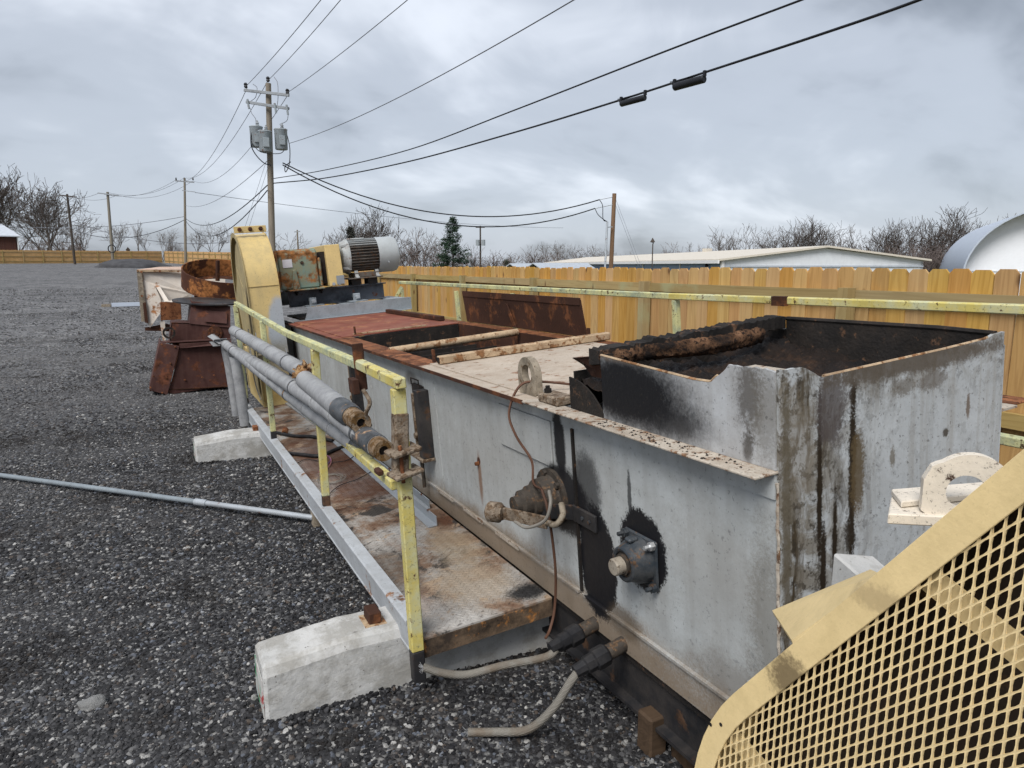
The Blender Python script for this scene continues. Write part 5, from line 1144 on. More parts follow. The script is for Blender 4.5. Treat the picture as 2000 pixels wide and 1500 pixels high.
for xb in (1.72, 2.02): dp(MB().lathe([(0,.022),(.02,.022),(.02,.012),(.045,.012)], (xb, by-.03, TZ+.345), (0,0,-1), 6), 'bolt', 'soot', wbm)
# gearbox
gx0, gx1, gz0 = 1.52, 1.99, TZ+.375
gb = bpy.data.objects.new('gear_reducer', None); COL.objects.link(gb); gb.parent = mc; gb['label'] = 'rust-streaked green gear reducer with blank white label'
def gp(m, name, mat, **k): return m.build(name, M[mat], gb, **k)
prof = [(8.80, gz0), (9.45, gz0), (9.45, gz0+.44), (9.40, gz0+.475), (8.86, gz0+.475), (8.80, gz0+.44)]
gp(MB().prism(prof, 'x', gx0, gx1), 'gear_case', 'gear', bevel=.02)
gp(MB().box((1.60, 8.70, gz0-.014), (2.02, 9.5, gz0+.002)), 'gear_foot', 'gear', bevel=.004)
gp(MB().prism([(1.66, gz0), (1.745, gz0), (1.715, gz0+.235), (1.68, gz0+.235)], 'y', 8.765, 8.805), 'gear_rib', 'gear', bevel=.008)
gp(MB().prism([(8.76, gz0), (9.48, gz0), (9.48, gz0+.45), (8.76, gz0+.45)], 'x', gx0-.06, gx0), 'gear_flange', 'gear', bevel=.015)
gp(MB().prism([(8.77, gz0+.01), (9.48, gz0+.01), (9.48, gz0+.36), (8.77, gz0+.36)], 'x', gx1+.0005, gx1+.03), 'gear_flange', 'gear', bevel=.015)
gp(MB().box((1.575, 8.7935, gz0+.265), (1.685, 8.7985, gz0+.36)), 'name_plate', 'label')
gp(MB().lathe([(0,.02),(.01,.02),(.01,0)], (1.80, 8.80, gz0+.31), (0,-1,0), 12), 'plug', 'soot')
# belt guard beside the gearbox
bg_ = part(MB().prism([(8.72, TZ+.38), (9.75, TZ+.38), (9.75, TZ+.875), (8.78, TZ+.875)], 'x', 2.085, 2.265), 'belt_guard', 'cream', bevel=.006); bg_['label'] = 'cream sheet-metal belt guard between gearbox and motor'
part(MB().box((2.035, 8.83, TZ+.42), (2.084, 9.6, TZ+.80)), 'sheave', 'soot', bg_)
for xb in (2.13, 2.20): part(MB().lathe([(0,.02),(.012,.02),(.012,0)], (xb, 8.72, TZ+.405), (0,-1,0), 8), 'bolt', 'galv', bg_)
part(MB().box((2.17, 8.705, TZ+.40), (2.262, 8.719, TZ+.50)), 'primer_patch_plate', 'bluegrey', bg_)
# motor on its riser
mo = bpy.data.objects.new('electric_motor', None); COL.objects.link(mo); mo.parent = mc; mo['label'] = 'grey finned electric motor with smooth fan cowl and rust stains'
def ep(m, name, mat, **k):
    if name not in ('riser', 'slide_plate'): m.v = [((x-2.24)*1.10+2.24, (y-9.02)*1.10+9.02, (z-(TZ+.70))*1.10+TZ+.70+.015) for x, y, z in m.v]
    return m.build(name, M[mat], mo, **k)
mx0, my, mz, mr = 2.24, 9.02, TZ+.70, .195; MS = 1.10
ep(MB().lathe([(0,.06),(.0,.085),(.03,.11),(.05,.165),(.10,.185),(.115,.20),(.13,.20)], (mx0+.02, my, mz), (1,0,0), 30), 'end_bell', 'motor', smooth=30)
ep(MB().lathe([(0,.172),(.33,.172)], (mx0+.15, my, mz), (1,0,0), 30, False), 'motor_frame', 'motor_dark', smooth=30)
for k_ in range(36):
    a = 2*math.pi*k_/36
    if math.sin(a) < -.86: continue
    c_, s_ = math.cos(a), math.sin(a)
    p0 = Vector((mx0+.155, my+c_*.170, mz+s_*.170)); m = MB().beam(p0+Vector((0, c_*.014, s_*.014)), p0+Vector((.32, c_*.014, s_*.014)), .0075, .030, up=(0, c_, s_))
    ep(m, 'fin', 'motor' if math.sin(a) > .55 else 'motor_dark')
ep(MB().lathe([(0,.203),(.20,.203),(.235,.192),(.255,.165),(.255,0)], (mx0+.475, my, mz), (1,0,0), 34), 'fan_cowl', 'motor_clean', smooth=30)
ep(MB().lathe([(0,.185),(.0,.2035)], (mx0+.474, my, mz), (1,0,0), 34, False), 'cowl_rim', 'soot')
ep(MB().lathe([(0,.012),(.02,.012),(.02,0)], (mx0+.58, my-.185, mz-.09), (-.0,-1,-.3), 8), 'cowl_screw', 'galv')
ep(MB().box((mx0+.16, my-.07, mz+.185), (mx0+.36, my+.07, mz+.205)), 'top_pad', 'motor', bevel=.01)
for k_ in range(4):
    a = rad(45+90*k_); ep(MB().beam((mx0+.06, my+math.cos(a)*.17, mz+math.sin(a)*.17), (mx0+.155, my+math.cos(a)*.19, mz+math.sin(a)*.19), .03, .03), 'bell_lug', 'motor', bevel=.004)
ep(MB().box((mx0+.18, my-.16, mz-.235), (mx0+.46, my+.16, mz-.185)), 'foot_bed', 'motor_dark', bevel=.004)
for xb in (mx0+.18, mx0+.42):
    ep(MB().prism([(my-.21, mz-.245), (my-.12, mz-.245), (my-.12, mz-.16), (my-.15, mz-.16), (my-.165, mz-.215), (my-.21, mz-.23)], 'x', xb, xb+.04), 'foot', 'motor', bevel=.004)
ep(MB().box((mx0+.10, my-.22, mz-.262), (mx0+.54, my+.22, mz-.246)), 'slide_plate', 'motor_dark', bevel=.003)
for xb in (mx0+.16, mx0+.37): ep(MB().box((xb, my-.12, TZ+.361), (xb+.12, my-.10, mz-.263)), 'riser', 'blackpaint')
for xb in (mx0+.16, mx0+.37): ep(MB().box((xb, my+.06, TZ+.361), (xb+.12, my+.075, mz-.263)), 'riser', 'blackpaint')
# chain casing: round-topped yellow housing at the far end of the walkway
cs = bpy.data.objects.new('chain_casing', None); COL.objects.link(cs); cs.parent = mc; cs['label'] = 'tall round-topped yellow chain casing with grey primer patch'
def cp(m, name, mat, **k): return m.build(name, M[mat], cs, **k)
cyc, czc, crr = 8.97, 1.66, .65
def stad(r, n=26, zb=.33, flare=.0):
    P = [(cyc-r-flare, zb)]+[(cyc+r*math.cos(math.pi-math.pi*i/n), czc+r*math.sin(math.pi-math.pi*i/n)) for i in range(n+1)]+[(cyc+r, zb)]; return P
xo0, xo1 = 1.09, 1.425
m = MB(); Pq = stad(crr, zb=.95); m.loft([[(xo0, *p) for p in Pq], [(xo1, *p) for p in Pq]], False, False)
Pq2 = stad(crr-.008, zb=.95); m.loft([[(xo1, *p) for p in Pq2], [(xo0, *p) for p in Pq2]], False, False)
cp(m, 'rim_sheet', 'casing', smooth=40)
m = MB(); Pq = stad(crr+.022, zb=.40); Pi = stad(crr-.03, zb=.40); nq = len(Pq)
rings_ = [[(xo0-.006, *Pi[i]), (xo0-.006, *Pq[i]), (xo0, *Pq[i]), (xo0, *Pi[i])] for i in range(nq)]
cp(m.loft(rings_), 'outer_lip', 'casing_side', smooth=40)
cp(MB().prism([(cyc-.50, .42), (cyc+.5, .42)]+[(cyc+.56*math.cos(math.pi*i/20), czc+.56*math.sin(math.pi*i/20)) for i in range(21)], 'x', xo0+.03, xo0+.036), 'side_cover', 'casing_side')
cp(MB().prism([(cyc-.66, .95), (cyc+.66, .95)]+[(cyc+.66*math.cos(math.pi*i/20), czc+.66*math.sin(math.pi*i/20)) for i in range(21)], 'x', xo1, xo1+.006), 'back_cover', 'casing')
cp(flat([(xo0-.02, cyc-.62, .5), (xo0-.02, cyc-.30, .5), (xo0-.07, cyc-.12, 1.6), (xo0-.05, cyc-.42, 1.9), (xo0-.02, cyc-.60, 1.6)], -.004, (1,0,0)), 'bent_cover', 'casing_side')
cp(MB().box((xo0-.01, cyc-.26, czc+crr+.0), (xo1+.006, cyc-.24, czc+crr+.075)), 'top_flange', 'cream', bevel=.003)
for xb in (1.14, 1.255, 1.37): cp(MB().lathe([(0,.024),(.02,.024),(.02,.013),(.05,.013)], (xb, cyc-.26, czc+crr+.04), (0,-1,0), 8), 'bolt', 'dark_rust')
cp(MB().box((xo0+.002, cyc-crr+.05, .34), (xo1-.01, cyc+.6, .946)), 'lower_box', 'casing', bevel=.004)
cp(MB().box((xo0+.002, cyc-crr-.006, 1.705), (xo1-.002, cyc-crr+.002, 1.711)), 'seam_strip', 'casing')
cp(MB().box((xo0-.01, cyc-crr-.012, .945), (xo1+.01, cyc-crr+.06, .958)), 'joint_strip', 'casing')
cp(MB().tube(curve([(1.04, cyc-.64, 1.25), (1.02, cyc-.66, .9), (1.04, cyc-.6, .6), (1.06, cyc-.7, .45)], 6), .008, 6), 'cord', 'wire_grey', smooth=60)
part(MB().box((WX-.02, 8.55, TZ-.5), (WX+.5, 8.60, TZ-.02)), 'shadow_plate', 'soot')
# ================================================================== things lying on or beside the machine
def mray(px, py):
    r = fw+rt*(px-1000)/1387.-upv*(py-750)/1387.
    return wm((0, 0, EYE)), RM.transposed() @ Vector(r)
def mxp(px, py, x): o, d = mray(px, py); return o+d*((x-o.x)/d.x)
def mzp(px, py, z): o, d = mray(px, py); return o+d*((z-o.z)/d.z)
def laid(m, name, mat, label, cat, base, group=None, **k):
    return tag(m.build(name, M[mat], base=base, rot=RM, **k), label, cat, group)

# insulated pipes resting on the middle rail, outside the posts
def insulated(name, pts, r, label, near_mat='pipe_end', bands=6, seed=1, dark=.0, stop=0):
    pts = [Vector(p) for p in pts]; t = thing(name, pts[-1], label, 'pipe', 'insulated pipes on the handrail', tilted=True)
    P = curve(pts, 8); n = len(P)
    MB().tube(P, r, 18).build('jacket', M['jacket'], t, smooth=50)
    R = random.Random(seed)
    for k in range(bands):
        i = int((k+.6)/bands*(n-2)); d = (P[i+1]-P[i]).normalized(); MB().lathe([(0, r+.0005), (0, r+.003), (.022, r+.003), (.022, r+.0005)], P[i], d, 18).build('jacket_band', M['jacket'] if k % 3 else M['jacket_dark'], t)
        if k % 2: MB().beam(P[i]+Vector((0,-.0,r)), P[i]+Vector((0,.0,r+.045)), .03, .003).build('jacket_tab', M['jacket'], t)
    return t, P
A0, A1, A2 = mxp(592, 726, .895), mxp(520, 683, .87), mxp(457, 646, .83)
pa, PA = insulated('insulated_pipe', [A2, A1, A0], .052, 'upper grey lagged pipe split at a torn orange joint', bands=4, seed=2)
B0_, B1_ = mxp(596, 742, .885), mxp(668, 800, .895)
MB().tube([B0_, B1_], .056, 18).build('jacket', M['jacket'], pa, smooth=50)
B2_, B3_ = mxp(690, 812, .900), mxp(708, 828, .905)
d_ = (B3_-B1_).normalized()
MB().lathe([(-.03,.058),(.14,.058),(.18,.052)], B1_, d_, 18).build('sooty_sleeve', M['jacket_dark'], pa, smooth=40)
MB().ring(B1_+d_*.17, d_, .020, .048, .15, 20).build('pipe_stump', M['pipe_end'], pa, smooth=40)
MB().lathe([(0,.022),(.10,.022)], B1_+d_*.2, d_, 14).build('pipe_bore', M['soot'], pa)
fo = MB(); R = random.Random(4)
for k in range(16):
    a = R.uniform(0, 6.28); c = A0.lerp(B0_, R.random()); fo.beam(c+Vector((math.cos(a)*.04, R.uniform(-.05,.05), math.sin(a)*.04)), c+Vector((math.cos(a)*.06, R.uniform(-.08,.08), math.sin(a)*.062)), .035, .012, tw=a)
fo.tube([A0, B0_], .047, 12); fo.build('torn_foam', M['foam'], pa)
MB().loft([[A0+Vector((-.05,-.16,-.055)), A0+Vector((.04,-.16,-.075)), A0+Vector((.05,.05,-.066)), A0+Vector((-.06,.05,-.045))], [A0+Vector((-.055,-.16,-.05)), A0+Vector((.04,-.16,-.068)), A0+Vector((.05,.05,-.06)), A0+Vector((-.065,.05,-.04))]]).build('loose_jacket_flap', M['jacket'], pa)
C0, C1, C2 = mxp(738, 872, .925), mxp(600, 772, .87), mxp(452, 681, .80)
pb, PB = insulated('insulated_pipe', [C2, C1, C0], .050, 'middle grey lagged pipe bending down beside the casing', bands=7, seed=3)
d_ = (C0-C1).normalized()
MB().ring(C0, d_, .022, .047, .08, 20).build('pipe_stump', M['pipe_end'], pb, smooth=40); MB().lathe([(0,.024),(.06,.024)], C0, d_, 14).build('pipe_bore', M['soot'], pb)
MB().lathe([(-.22,.0525),(0,.0525)], C0, d_, 18).build('sooty_sleeve', M['jacket_dark'], pb, smooth=40)
E0 = C2; G0 = Vector((C2.x+.02, C2.y+.05, C2.z-.06)); zlow = mw
g1 = mxp(461, 800, .80+.03); g1 = Vector((C2.x+.03, C2.y+.06, .26))
MB().tube(curve([C2+Vector((.0,-.02,0)), G0+Vector((0,.06,-.02)), Vector((C2.x+.03, C2.y+.06, C2.z-.22)), g1], 6), .055, 16).build('drop_leg', M['jacket'], pb, smooth=50)
MB().tube([g1, g1-Vector((0,0,.16))], .02, 8).build('bare_pipe', M['lug'], pb)
D0, D1, D2 = mxp(700, 872, .955), mxp(590, 790, .905), mxp(440, 672, .765)
pc, PC = insulated('insulated_pipe', [D2, mxp(520, 735, .835), D1, D0], .046, 'lower grey lagged pipe with torn jacket and second drop leg', bands=6, seed=5)
d_ = (D0-D1).normalized(); MB().lathe([(-.02,.05),(.14,.043)], D0, d_, 14).build('torn_sleeve', M['jacket_dark'], pc)
MB().tube(curve([D2+Vector((0,-.02,0)), D2+Vector((0,.04,-.08)), D2+Vector((.01,.05,-.3)), Vector((D2.x+.01, D2.y+.05, .34))], 6), .046, 14).build('drop_leg', M['jacket'], pc, smooth=50)
m = MB()
for k in range(6): m.beam(D2+Vector((R.uniform(-.06,.02), R.uniform(-.05,.05), R.uniform(-.02,.06))), D2+Vector((R.uniform(-.14,-.04), R.uniform(-.05,.1), R.uniform(0,.12))), .07, .004, tw=R.uniform(0, 3))
m.build('torn_jacket', M['jacket'], pc)

# loose angle irons on the walkway
for i, (x, y0, y1, lb) in enumerate([(1.425, 3.72, 6.2, 'longer loose angle iron lying on the walkway against the wall'), (1.492, 4.02, 6.0, 'shorter loose angle iron tucked behind the longer one')]):
    laid(MB().prism([(x-.055,.3425),(x,.3425),(x,.402),(x-.006,.402),(x-.006,.3485),(x-.055,.3485)], 'y', y0, y1), 'angle_iron', 'galv', lb, 'angle iron', (x, y0, .34), 'loose angle irons', bevel=.001)
laid(MB().beam(mzp(672, 865, .352), mzp(560, 786, .352), .05, .012), 'flat_bar', 'galv', 'dark flat bar lying on the walkway under the pipes', 'bar', mzp(672, 865, .34))
# cables and wires on the walkway
def cab(px, r, mat, name, label, z=.352, cat='cable', group=None): 
    P = [mzp(a, b, z) for a, b in px]; return laid(MB().tube(curve(P, 7), r, 7), name, mat, label, cat, P[0], group, smooth=60)
cab([(532, 843), (570, 851), (610, 853), (650, 861)], .016, 'rubber', 'black_cable', 'upper thick black cable on the walkway behind the posts', .356)
cab([(560, 885), (590, 888), (625, 890), (660, 876), (690, 868)], .016, 'rubber', 'black_cable', 'lower thick black cable on the walkway between the posts', .356)
cab([(625, 884), (640, 890), (645, 900), (632, 912), (624, 914)], .004, 'wire_purple', 'loose_wire', 'thin purple wire curling out of the black cable')
cab([(627, 886), (644, 893), (646, 905), (634, 918), (622, 922)], .004, 'wire_pink', 'loose_wire', 'thin pink wire curling out of the black cable')
cab([(580, 905), (600, 897), (640, 903), (680, 898), (700, 880)], .003, 'rubber', 'loose_wire', 'long thin dark wire trailing over the rusty plate')
cab([(632, 978), (660, 950), (700, 935), (735, 915)], .003, 'rubber', 'loose_wire', 'thin dark wire running from the near post to the angle iron')
m = MB(); cc = mzp(648, 935, .348); R = random.Random(8); P = []
for k in range(90):
    a = k*.42; r = .085+.02*math.sin(k*.37)+R.uniform(-.008,.008); P.append((cc.x+r*math.cos(a)*1.0, cc.y+r*1.35*math.sin(a), .345+k*.00016))
laid(m.tube(P, .0016, 4), 'wire_coil', 'wire_grey', 'tangled coil of fine grey wire on the walkway', 'wire', cc)
p = mzp(556, 846, .36); laid(MB().ring(p, (.3, 1, .2), .016, .03, .07, 14), 'pipe_collar', 'orange_rust', 'small rusty pipe collar lying by the black cable', 'collar', p)

# concrete blocks under the walkway
def block(x0, x1, y0, y1, zg, h0, h1, label):
    t = thing('concrete_block', ((x0+x1)/2, (y0+y1)/2, zg), label, 'concrete block', 'concrete blocks under the machine')
    m = MB(); rings_ = []
    for x, h in ((x0, h0), (x0+.34, h1), (x1-.34, h1), (x1, h0)):
        rings_.append([(x, y0, zg-.03), (x, y0+.012, zg+h-.045), (x, y0+.035, zg+h), (x, y1-.035, zg+h), (x, y1-.012, zg+h-.045), (x, y1, zg-.03)])
    ob = m.loft(rings_).build('block_body', M['concrete'], t, bevel=.014)
    sm = ob.modifiers.new('cut', 'SUBSURF'); sm.subdivision_type = 'SIMPLE'; sm.levels = sm.render_levels = 5
    tx = bpy.data.textures.new('chips', 'CLOUDS'); tx.noise_scale = .06; tx.noise_depth = 4
    dm = ob.modifiers.new('chips', 'DISPLACE'); dm.texture = tx; dm.strength = .006; dm.mid_level = .55
    MB().loft([[(x0-.004, p[1], p[2]) for p in [(0,y0+.02,zg),(0,y0+.03,zg+h0-.06),(0,y1-.03,zg+h0-.06),(0,y1-.02,zg)]], [(x0-.001, p[1], p[2]) for p in [(0,y0+.02,zg),(0,y0+.03,zg+h0-.06),(0,y1-.03,zg+h0-.06),(0,y1-.02,zg)]]]).build('painted_end', M['blockpaint'], t)
    return t
block(.285, 2.9, 2.72, 3.0, 0, .235, .272, 'near pale concrete block under the end of the walkway')
block(.27, 2.9, 7.06, 7.36, -.035, .21, .245, 'far pale concrete block under the walkway')
t = thing('steel_shim', (.76, 2.86, .27), 'small rusty square tube packed on the near concrete block', 'shim')
MB().box((.735, 2.81, .272), (.79, 2.90, .325)).build('tube_body', M['dark_rust'], t, bevel=.005); MB().box((.715, 2.795, .268), (.81, 2.915, .2735)).build('shim_plate', M['paletube'], t)
t = thing('steel_shim', (.84, 7.2, .21), 'small rusty packing on the far concrete block', 'shim'); MB().box((.80, 7.14, .205), (.85, 7.24, .25)).build('tube_body', M['orange_rust'], t, bevel=.005)
t = thing('timber_sleeper', (1.72, 1.5, 0), 'dirty brown timber lying on the gravel under the conveyor end', 'timber'); MB().box((1.60, .92, -.03), (1.80, 1.86, .065)).build('sleeper_body', M['shim'], t, bevel=.01)
t = thing('timber_shim', (1.57, 1.93, 0), 'short upright timber packing under the conveyor wall', 'timber'); MB().box((1.52, 1.875, -.02), (1.60, 1.96, .155)).build('shim_body', M['shim'], t, bevel=.008)
# galvanised pole lying on the gravel
q0, q1 = atz(-60, 920, .03), atz(612, 1011, .055)
t = thing('conduit_pole', q0, 'long grey conduit pole lying on the gravel against the walkway', 'pipe')
qm = q0.lerp(q1, .72); MB().tube([q0, qm], .020, 12).build('pipe_length', M['pole_galv'], t, smooth=50); MB().tube([qm, q1], .0205, 12).build('pipe_length', M['galv'], t, smooth=50)
MB().tube([qm-(q1-q0)*.015, qm+(q1-q0)*.015], .026, 12).build('coupling', M['galv'], t, smooth=50)
MB().box((q1.x-.01, q1.y-.05, 0), (q1.x+.05, q1.y+.04, .10)).build('end_bracket', M['lug'], t)
# pale beam far off on the gravel
q = at(247, 580, 27); t = thing('white_beam', (q.x, q.y, gz(q.x, q.y)), 'short pale steel beam lying on the gravel left of the cream duct', 'beam')
zq = gz(q.x, q.y)
MB().beam((q.x-.5, q.y, zq+.07), (q.x+.55, q.y-.2, zq+.09), .16, .14).build('beam_body', M['hangar_skin'], t); MB().box((q.x-.85, q.y-.1, zq), (q.x-.55, q.y+.1, zq+.10)).build('beam_foot', M['lug'], t)

# ================================================================== rusty pieces behind, on the left
D = 15.0
def P2(px, py, y):
    r = fw+rt*(px-1000)/1387.-upv*(py-750)/1387.; s_ = y/r[1]; return Vector((r[0]*s_, y, EYE+r[2]*s_))
du = thing('steel_duct', (.6, D, 0), 'off-white steel duct transition with rust-edged flange and gussets', 'duct')
def dq(pts, th, mat, name, **k):
    return flat([P2(px, py, y) for px, py, y in pts], th, (0,1,0)).build(name, M[mat], du, **k)
y0 = 14.3
# front, left side, top, bottom of a four-sided taper
F = [(278, 531, y0), (440, 529, y0+.2), (440, 577, y0+.1), (378, 573, y0), (283, 549, y0)]
dq(F, .01, 'cream_white', 'upper_panel')
dq([(283, 549, y0), (378, 573, y0), (366, 590, y0+.05), (330, 590, y0), (303, 559, y0-.02)], .01, 'cream_white', 'lower_panel')
dq([(279, 545, y0), (303, 559, y0-.03), (314, 585, y0-.06), (313, 612, y0-.06), (293, 640, y0-.02), (289, 632, y0)], .012, 'cream_white', 'corner_panel')
dq([(303, 557, y0-.05), (311, 557, y0-.05), (331, 589, y0-.25), (323, 592, y0-.25)], .03, 'cream_white', 'gusset', bevel=.004)
dq([(313, 590, y0-.30), (353, 590, y0-.30), (355, 624, y0-.30), (314, 626, y0-.30)], .05, 'orange_rust', 'lug_plate', bevel=.005)
dq([(314, 588, y0-.30), (370, 585, y0+.05), (372, 592, y0+.05), (353, 592, y0-.30)], .01, 'cream_white', 'lug_top')
dq([(267, 529, y0-.05), (276, 529, y0-.05), (289, 628, y0-.05), (276, 628, y0-.05)], .05, 'lug', 'side_flange')
dq([(279, 592, y0-.07), (285, 590, y0-.07), (290, 632, y0-.07), (283, 630, y0-.07)], .03, 'dark_rust', 'flange_clip')
dq([(267, 527, y0-.06), (364, 528, y0-.02), (364, 531, y0-.02), (267, 531, y0-.06)], .08, 'paletube', 'top_flange')
dq([(283, 640, y0), (325, 632, y0), (350, 640, y0+.1), (350, 648, y0+.1), (283, 646, y0)], .03, 'dark_rust', 'bottom_flange')
dq([(312, 628, y0), (322, 628, y0), (324, 672, y0), (318, 664, y0)], .06, 'cream_white', 'leg')
TA, TB, TC, TD = P2(268, 527.5, y0), P2(440, 527, y0+.2), P2(440, 521, y0+1.9), P2(312, 522, y0+2.2)
flat([TA, TB, TC, TD], .01, (0,0,1)).build('top_panel', M['cream_pink'], du)
flat([P2(268, 529, y0), TD, TD-Vector((0,0,.9)), P2(278, 625, y0)], .01, (1,0,0)).build('left_panel', M['cream_white'], du)
for px, py in ((312, 530), (348, 530), (277, 578), (276, 531)):
    q = P2(px, py, y0-.07); MB().lathe([(0,.02),(.015,.02),(.015,0)], q, (0,-1,0), 6).build('bolt', M['orange_rust'], du)
# ring
rc = P2(440, 549, 12.9); rg = thing('steel_ring', rc, 'large rusty steel ring standing tilted beside the yellow casing', 'ring')
ax = Vector((.06, -.30, 1)).normalized(); MB().ring(rc-ax*.12, ax, .655, .672, .30, 56).build('ring_body', M['ring_rust'], rg, smooth=40)
MB().beam(rc+Vector((-.10,.25,.0)), rc+Vector((-.08,.22,.34)), .05, .05).build('upright_tab', M['dark_rust'], rg)
MB().ring(rc-ax*.12, ax, .50, .655, .008, 40).build('inner_flange', M['dark_rust'], rg)
for a in (4.0, 4.5): 
    pass
for lx in (-.45, .45): MB().beam((rc.x+lx, rc.y+.1, 0), (rc.x+lx, rc.y+.05, rc.z-.18), .08, .08).build('leg', M['dark_rust'], rg)
# lower chute
Y = 11.0
ch = thing('rust_chute', (.45, Y+.4, 0), 'lower maroon rusted chute with bolted slanted end plate on gravel', 'chute')
def cq(pts, th, mat, name, par, nrm=(0,1,0), **k): return flat([P2(*p) for p in pts], th, nrm).build(name, M[mat], par, **k)
cq([(328, 771, Y-.0), (452, 752, Y+.05), (452, 672, Y+.05), (352, 680, Y)], .02, 'brown_rust', 'front_plate', ch)
cq([(350, 672, Y-.05), (452, 665, Y), (452, 672, Y-.05), (352, 680, Y-.05)], .06, 'brown_rust', 'top_lip', ch)
cq([(291, 762, Y-.02), (327, 772, Y-.04), (351, 676, Y-.04), (312, 669, Y-.02)], .02, 'brown_rust', 'end_plate', ch, bevel=.004)
a_, b_, c_, d__ = P2(312, 669, Y), P2(452, 662, Y), P2(452, 662, Y), P2(312, 669, Y)
flat([a_, b_, b_+Vector((0,.7,-.04)), a_+Vector((0,.7,-.04))], .012, (0,0,-1)).build('top_plate', M['brown_rust'], ch)
l0, l1 = P2(292, 762, Y), P2(312, 669, Y); flat([l0, l1, l1+Vector((0,.7,0)), l0+Vector((0,.7,0))], .012, (1,0,0)).build('side_plate', M['brown_rust'], ch)
flat([P2(292, 764, Y), P2(452, 755, Y), P2(452, 755, Y)+Vector((0,.7,0)), P2(292, 764, Y)+Vector((0,.7,0))], .012, (0,0,1)).build('bottom_plate', M['dark_rust'], ch)
for px, py in ((316, 673), (342, 678), (305, 708), (333, 710), (300, 735), (325, 738), (294, 757), (317, 767), (361, 742), (395, 737), (418, 733)):
    q = P2(px, py, Y-.045 if px < 345 else Y-.002); MB().lathe([(0,.014),(.010,.012),(.012,0)], q, (0,-1,0), 8).build('rivet', M['orange_rust'], ch, smooth=40)
# upper hood resting on the chute
hd = thing('rust_hood', (.6, Y+.8, .7), 'upper maroon rusted hood with black disc on top, stacked behind chute', 'hood')
Yh = Y+.35
cq([(331, 672, Yh), (450, 662, Yh), (450, 634, Yh), (335, 630, Yh)], .02, 'brown_rust', 'lower_front', hd)
cq([(370, 632, Yh-.02), (450, 640, Yh-.02), (450, 598, Yh+.1), (374, 588, Yh+.1)], .02, 'brown_rust', 'upper_front', hd)
cq([(400, 606, Yh+.04), (444, 609, Yh+.04), (443, 632, Yh-.03), (399, 628, Yh-.03)], -.006, 'brown_rust', 'access_door', hd)
q = P2(420, 650, Yh-.005); MB().lathe([(0,.105),(.02,.10),(.02,.06),(.03,.055),(.03,0)], q, (0,-1,0), 22).build('blind_flange', M['dark_rust'], hd, smooth=40)
q = P2(404, 590, Yh+.45); MB().lathe([(0,.0),(0,.48),(.02,.48),(.02,0)], q, Vector((.05,-.07,1)), 36).build('top_disc', M['blackpaint'], hd, smooth=40)
MB().ring(P2(330, 650, Yh-.1), (0,-1,.1), .055, .085, .03, 18).build('ring_handle', M['soot'], hd, smooth=40)
a_ = P2(335, 630, Yh); b_ = P2(450, 634, Yh); flat([a_, b_, b_+Vector((0,.6,0)), a_+Vector((0,.6,0))], .012, (0,0,-1)).build('top_plate', M['brown_rust'], hd)
a_ = P2(331, 672, Yh); b_ = P2(335, 630, Yh); flat([a_, b_, b_+Vector((0,.6,0)), a_+Vector((0,.6,0))], .012, (1,0,0)).build('side_plate', M['brown_rust'], hd)
a_ = P2(370, 632, Yh); b_ = P2(374, 588, Yh+.1); flat([a_, b_, b_+Vector((0,.6,0)), a_+Vector((0,.6,0))], .012, (1,0,0)).build('neck_side', M['brown_rust'], hd)
MB().box((.25, Yh+.55, 0), (.95, Yh+.62, .75)).build('hood_leg', M['dark_rust'], hd)

# ================================================================== near belt guard with expanded-metal face
gd = thing('mesh_guard', (.95, .53, 0), 'yellow belt guard with expanded metal face at the lower right', 'guard')
XG, rg_, cg, axd, Lg = .95, .50, Vector((.532, .677)), Vector((-.606, .795)), 1.05
nrmv = Vector((.795, .606)); cg2 = cg+axd*Lg
def outline(r, n=30):
    P = []
    a0 = math.atan2(nrmv.y, nrmv.x)
    for i in range(n+1): a = a0-math.pi*i/n; P.append((cg.x+r*math.cos(a), cg.y+r*math.sin(a)))
    for i in range(n+1): a = a0+math.pi-math.pi*i/n; P.append((cg2.x+r*math.cos(a), cg2.y+r*math.sin(a)))
    return P
Oa, Ia = outline(rg_), outline(rg_-.047); nq = len(Oa)
rings_ = [[(XG, *Oa[i]), (XG+.004, *Oa[i]), (XG+.004, *Ia[i]), (XG, *Ia[i])] for i in range(nq)]; rings_.append(rings_[0])
MB().loft(rings_, True, False).build('face_frame', M['guard'], gd, bevel=.001)
Ob = outline(rg_-.0035)
rings_ = [[(XG+.004, *Oa[i]), (XG+.17, *Oa[i]), (XG+.17, *Ob[i]), (XG+.004, *Ob[i])] for i in range(nq)]; rings_.append(rings_[0])
MB().loft(rings_, True, False).build('rim_band', M['guard'], gd, smooth=40)
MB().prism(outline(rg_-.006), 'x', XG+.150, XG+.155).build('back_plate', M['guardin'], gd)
def inside(y, z, r):
    p = Vector((y, z))-cg; t = max(0, min(Lg, p.dot(axd))); return (p-axd*t).length < r
mm2 = MB(); la, lb = Vector((-.0148, .0148)), Vector((0, .0222)); Tm = .0016
NI = 120
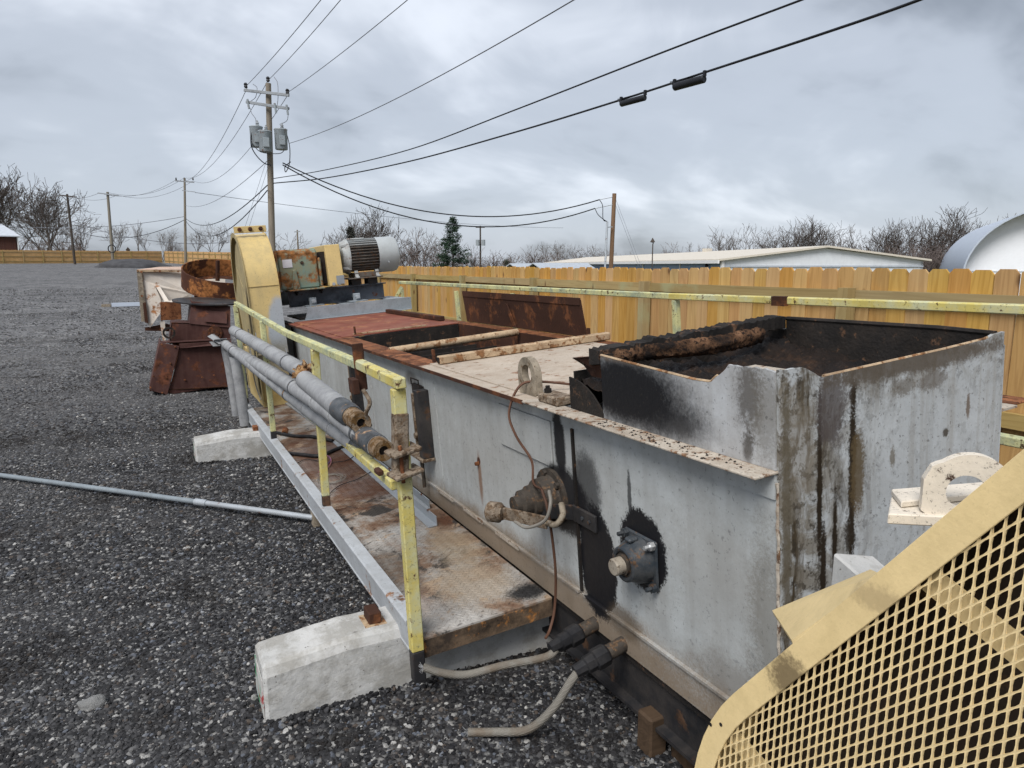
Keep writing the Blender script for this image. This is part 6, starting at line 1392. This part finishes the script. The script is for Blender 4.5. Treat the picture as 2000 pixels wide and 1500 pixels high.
for i in range(-NI, NI):
    for j in range(-NI, NI):
        c = Vector((.6, .9))+la*i+lb*j
        if not inside(c.x, c.y, rg_-.012) or c.y < -.2 or c.x < -.25: continue
        O = [c-la/2-lb/2, c-lb/2, c+la/2-lb/2, c+la/2, c+la/2+lb/2, c+lb/2, c-la/2+lb/2, c-la/2]
        k, e = .86, .70
        I = [c+(O[0]-c)*.80, c+(O[1]-c)*k, c+(O[2]-c)*e, c+(O[3]-c)*k, c+(O[4]-c)*.80, c+(O[5]-c)*k, c+(O[6]-c)*e, c+(O[7]-c)*k]
        vs_ = [(XG+.006, p.x, p.y) for p in O]+[(XG+.0055, p.x, p.y) for p in I]+[(XG+.006+Tm*1.6, p.x, p.y) for p in I]
        fs_ = []
        for q in range(8):
            w = (q+1) % 8; fs_ += [(q, w, 8+w, 8+q), (8+q, 8+w, 16+w, 16+q)]
        mm2.add(vs_, fs_)
me_ = bpy.data.meshes.new('mesh_face'); b3 = BASE[gd]; me_.from_pydata([(x-b3.x, y-b3.y, z-b3.z) for x, y, z in mm2.v], [], mm2.f); me_.materials.append(M['guardmesh'])
mo_ = bpy.data.objects.new('expanded_mesh', me_); COL.objects.link(mo_); mo_.parent = gd; mo_['kind'] = 'stuff'
def gy(px, py, x): 
    r = fw+rt*(px-1000)/1387.-upv*(py-750)/1387.; s_ = x/r[0]; return Vector((x, r[1]*s_, EYE+r[2]*s_))
for (pa_, pb_) in [((1815, 1130), (2100, 1360)), ((1425, 1430), (1540, 1560))]:
    MB().beam(gy(*pa_, XG+.022), gy(*pb_, XG+.022), .042, .004, up=(1,0,0)).build('mesh_support', M['guard'], gd)
cq_ = [gy(1546, 1250, XG+.001), gy(1508, 1192, XG+.16), gy(1700, 1112, XG+.20), gy(1722, 1122, XG+.001)]
MB().loft([cq_, [p-Vector((0,.006,.008)) for p in cq_]]).build('wing_plate', M['guard'], gd)
for px, py in ((1408, 1415), (1388, 1415)):
    q = gy(px, py, XG-.0005); MB().lathe([(0,.004),(.001,.004),(.001,0)], q, (-1,0,0), 8).build('bolt_hole', M['soot'], gd)
MB().box((1.0, .30, 0), (1.09, .37, .30)).build('leg', M['guard'], gd); MB().box((1.0, .75, 0), (1.09, .82, .32)).build('leg', M['guard'], gd)
# chipped lifting bracket behind the guard
sf = thing('lifting_bracket', (1.5, .88, 0), 'chipped cream lifting eye on a base plate behind the mesh guard', 'bracket')
lx0, lz0 = 1.475, 1.318
LO = at(1799, 992, 1.24); LR = at(1950, 992, 1.20); lt_ = (LR-LO); lt_.z = 0; lt_.normalize(); ln_ = Vector((-lt_.y, lt_.x, 0))
if ln_.dot(LO) < 0: ln_ = -ln_
Wl = .136; Pl = [(0, -.01), (0, .052), (.012, .078)]+[(Wl/2+.004+.068*math.cos(a), .030+.072*math.sin(a)) for a in [rad(130-10*i) for i in range(12)]]+[(Wl, .025), (Wl+.02, -.01)]
lm = holed(Pl, (.066, .034), .031, 'y', 0, .020, 48)
lm.v = [tuple(Vector((LO.x, LO.y, LO.z))+lt_*x+ln_*y+Vector((0, 0, z))) for x, y, z in lm.v]; lz0 = LO.z-.008
lm.build('lifting_eye', M['white_chip'], sf)
MB().prism([(at(1733, 1022, 1.24).x, at(1733, 1022, 1.24).y), (LO.x+.05, LO.y+.09), (LO.x+.34, LO.y+.03), (LO.x+.28, LO.y-.16), (LO.x+.06, LO.y-.06)], 'z', lz0-.020, lz0-.001).build('base_plate', M['white_chip'], sf, bevel=.002)
MB().prism([(LO.x-.01, LO.y+.03), (LO.x+.04, LO.y+.085), (LO.x+.3, LO.y+.02), (LO.x+.28, LO.y-.03)], 'z', lz0+.000, lz0+.012).build('top_pad', M['white_chip'], sf, bevel=.002)
MB().box((LO.x+.09, LO.y-.06, 0), (LO.x+.21, LO.y+.03, lz0-.021)).build('support_post', M['white_chip'], sf)
MB().box((1.23, .90, .72), (1.70, 1.16, .80)).build('support_arm', M['bluegrey'], sf)
b0 = P2(1652, 1135, 1.08); b1 = P2(1735, 1140, 1.06); b2 = P2(1668, 1076, 1.12); b3 = P2(1733, 1086, 1.10)
t = thing('packing_block', (b0.x, b0.y, .80), 'rough grey block standing behind the edge of the mesh guard', 'block')
MB().loft([[(b0.x, 1.04, .80), (b1.x, 1.02, .80), (b1.x+.02, 1.12, .80), (b0.x+.02, 1.14, .80)], [(b0.x+.004, 1.045, b2.z-.022), (b1.x-.01, 1.025, b3.z-.018), (b1.x+.018, 1.12, b3.z), (b0.x+.022, 1.14, b2.z)]]).build('block_body', M['concrete'], t, bevel=.006)
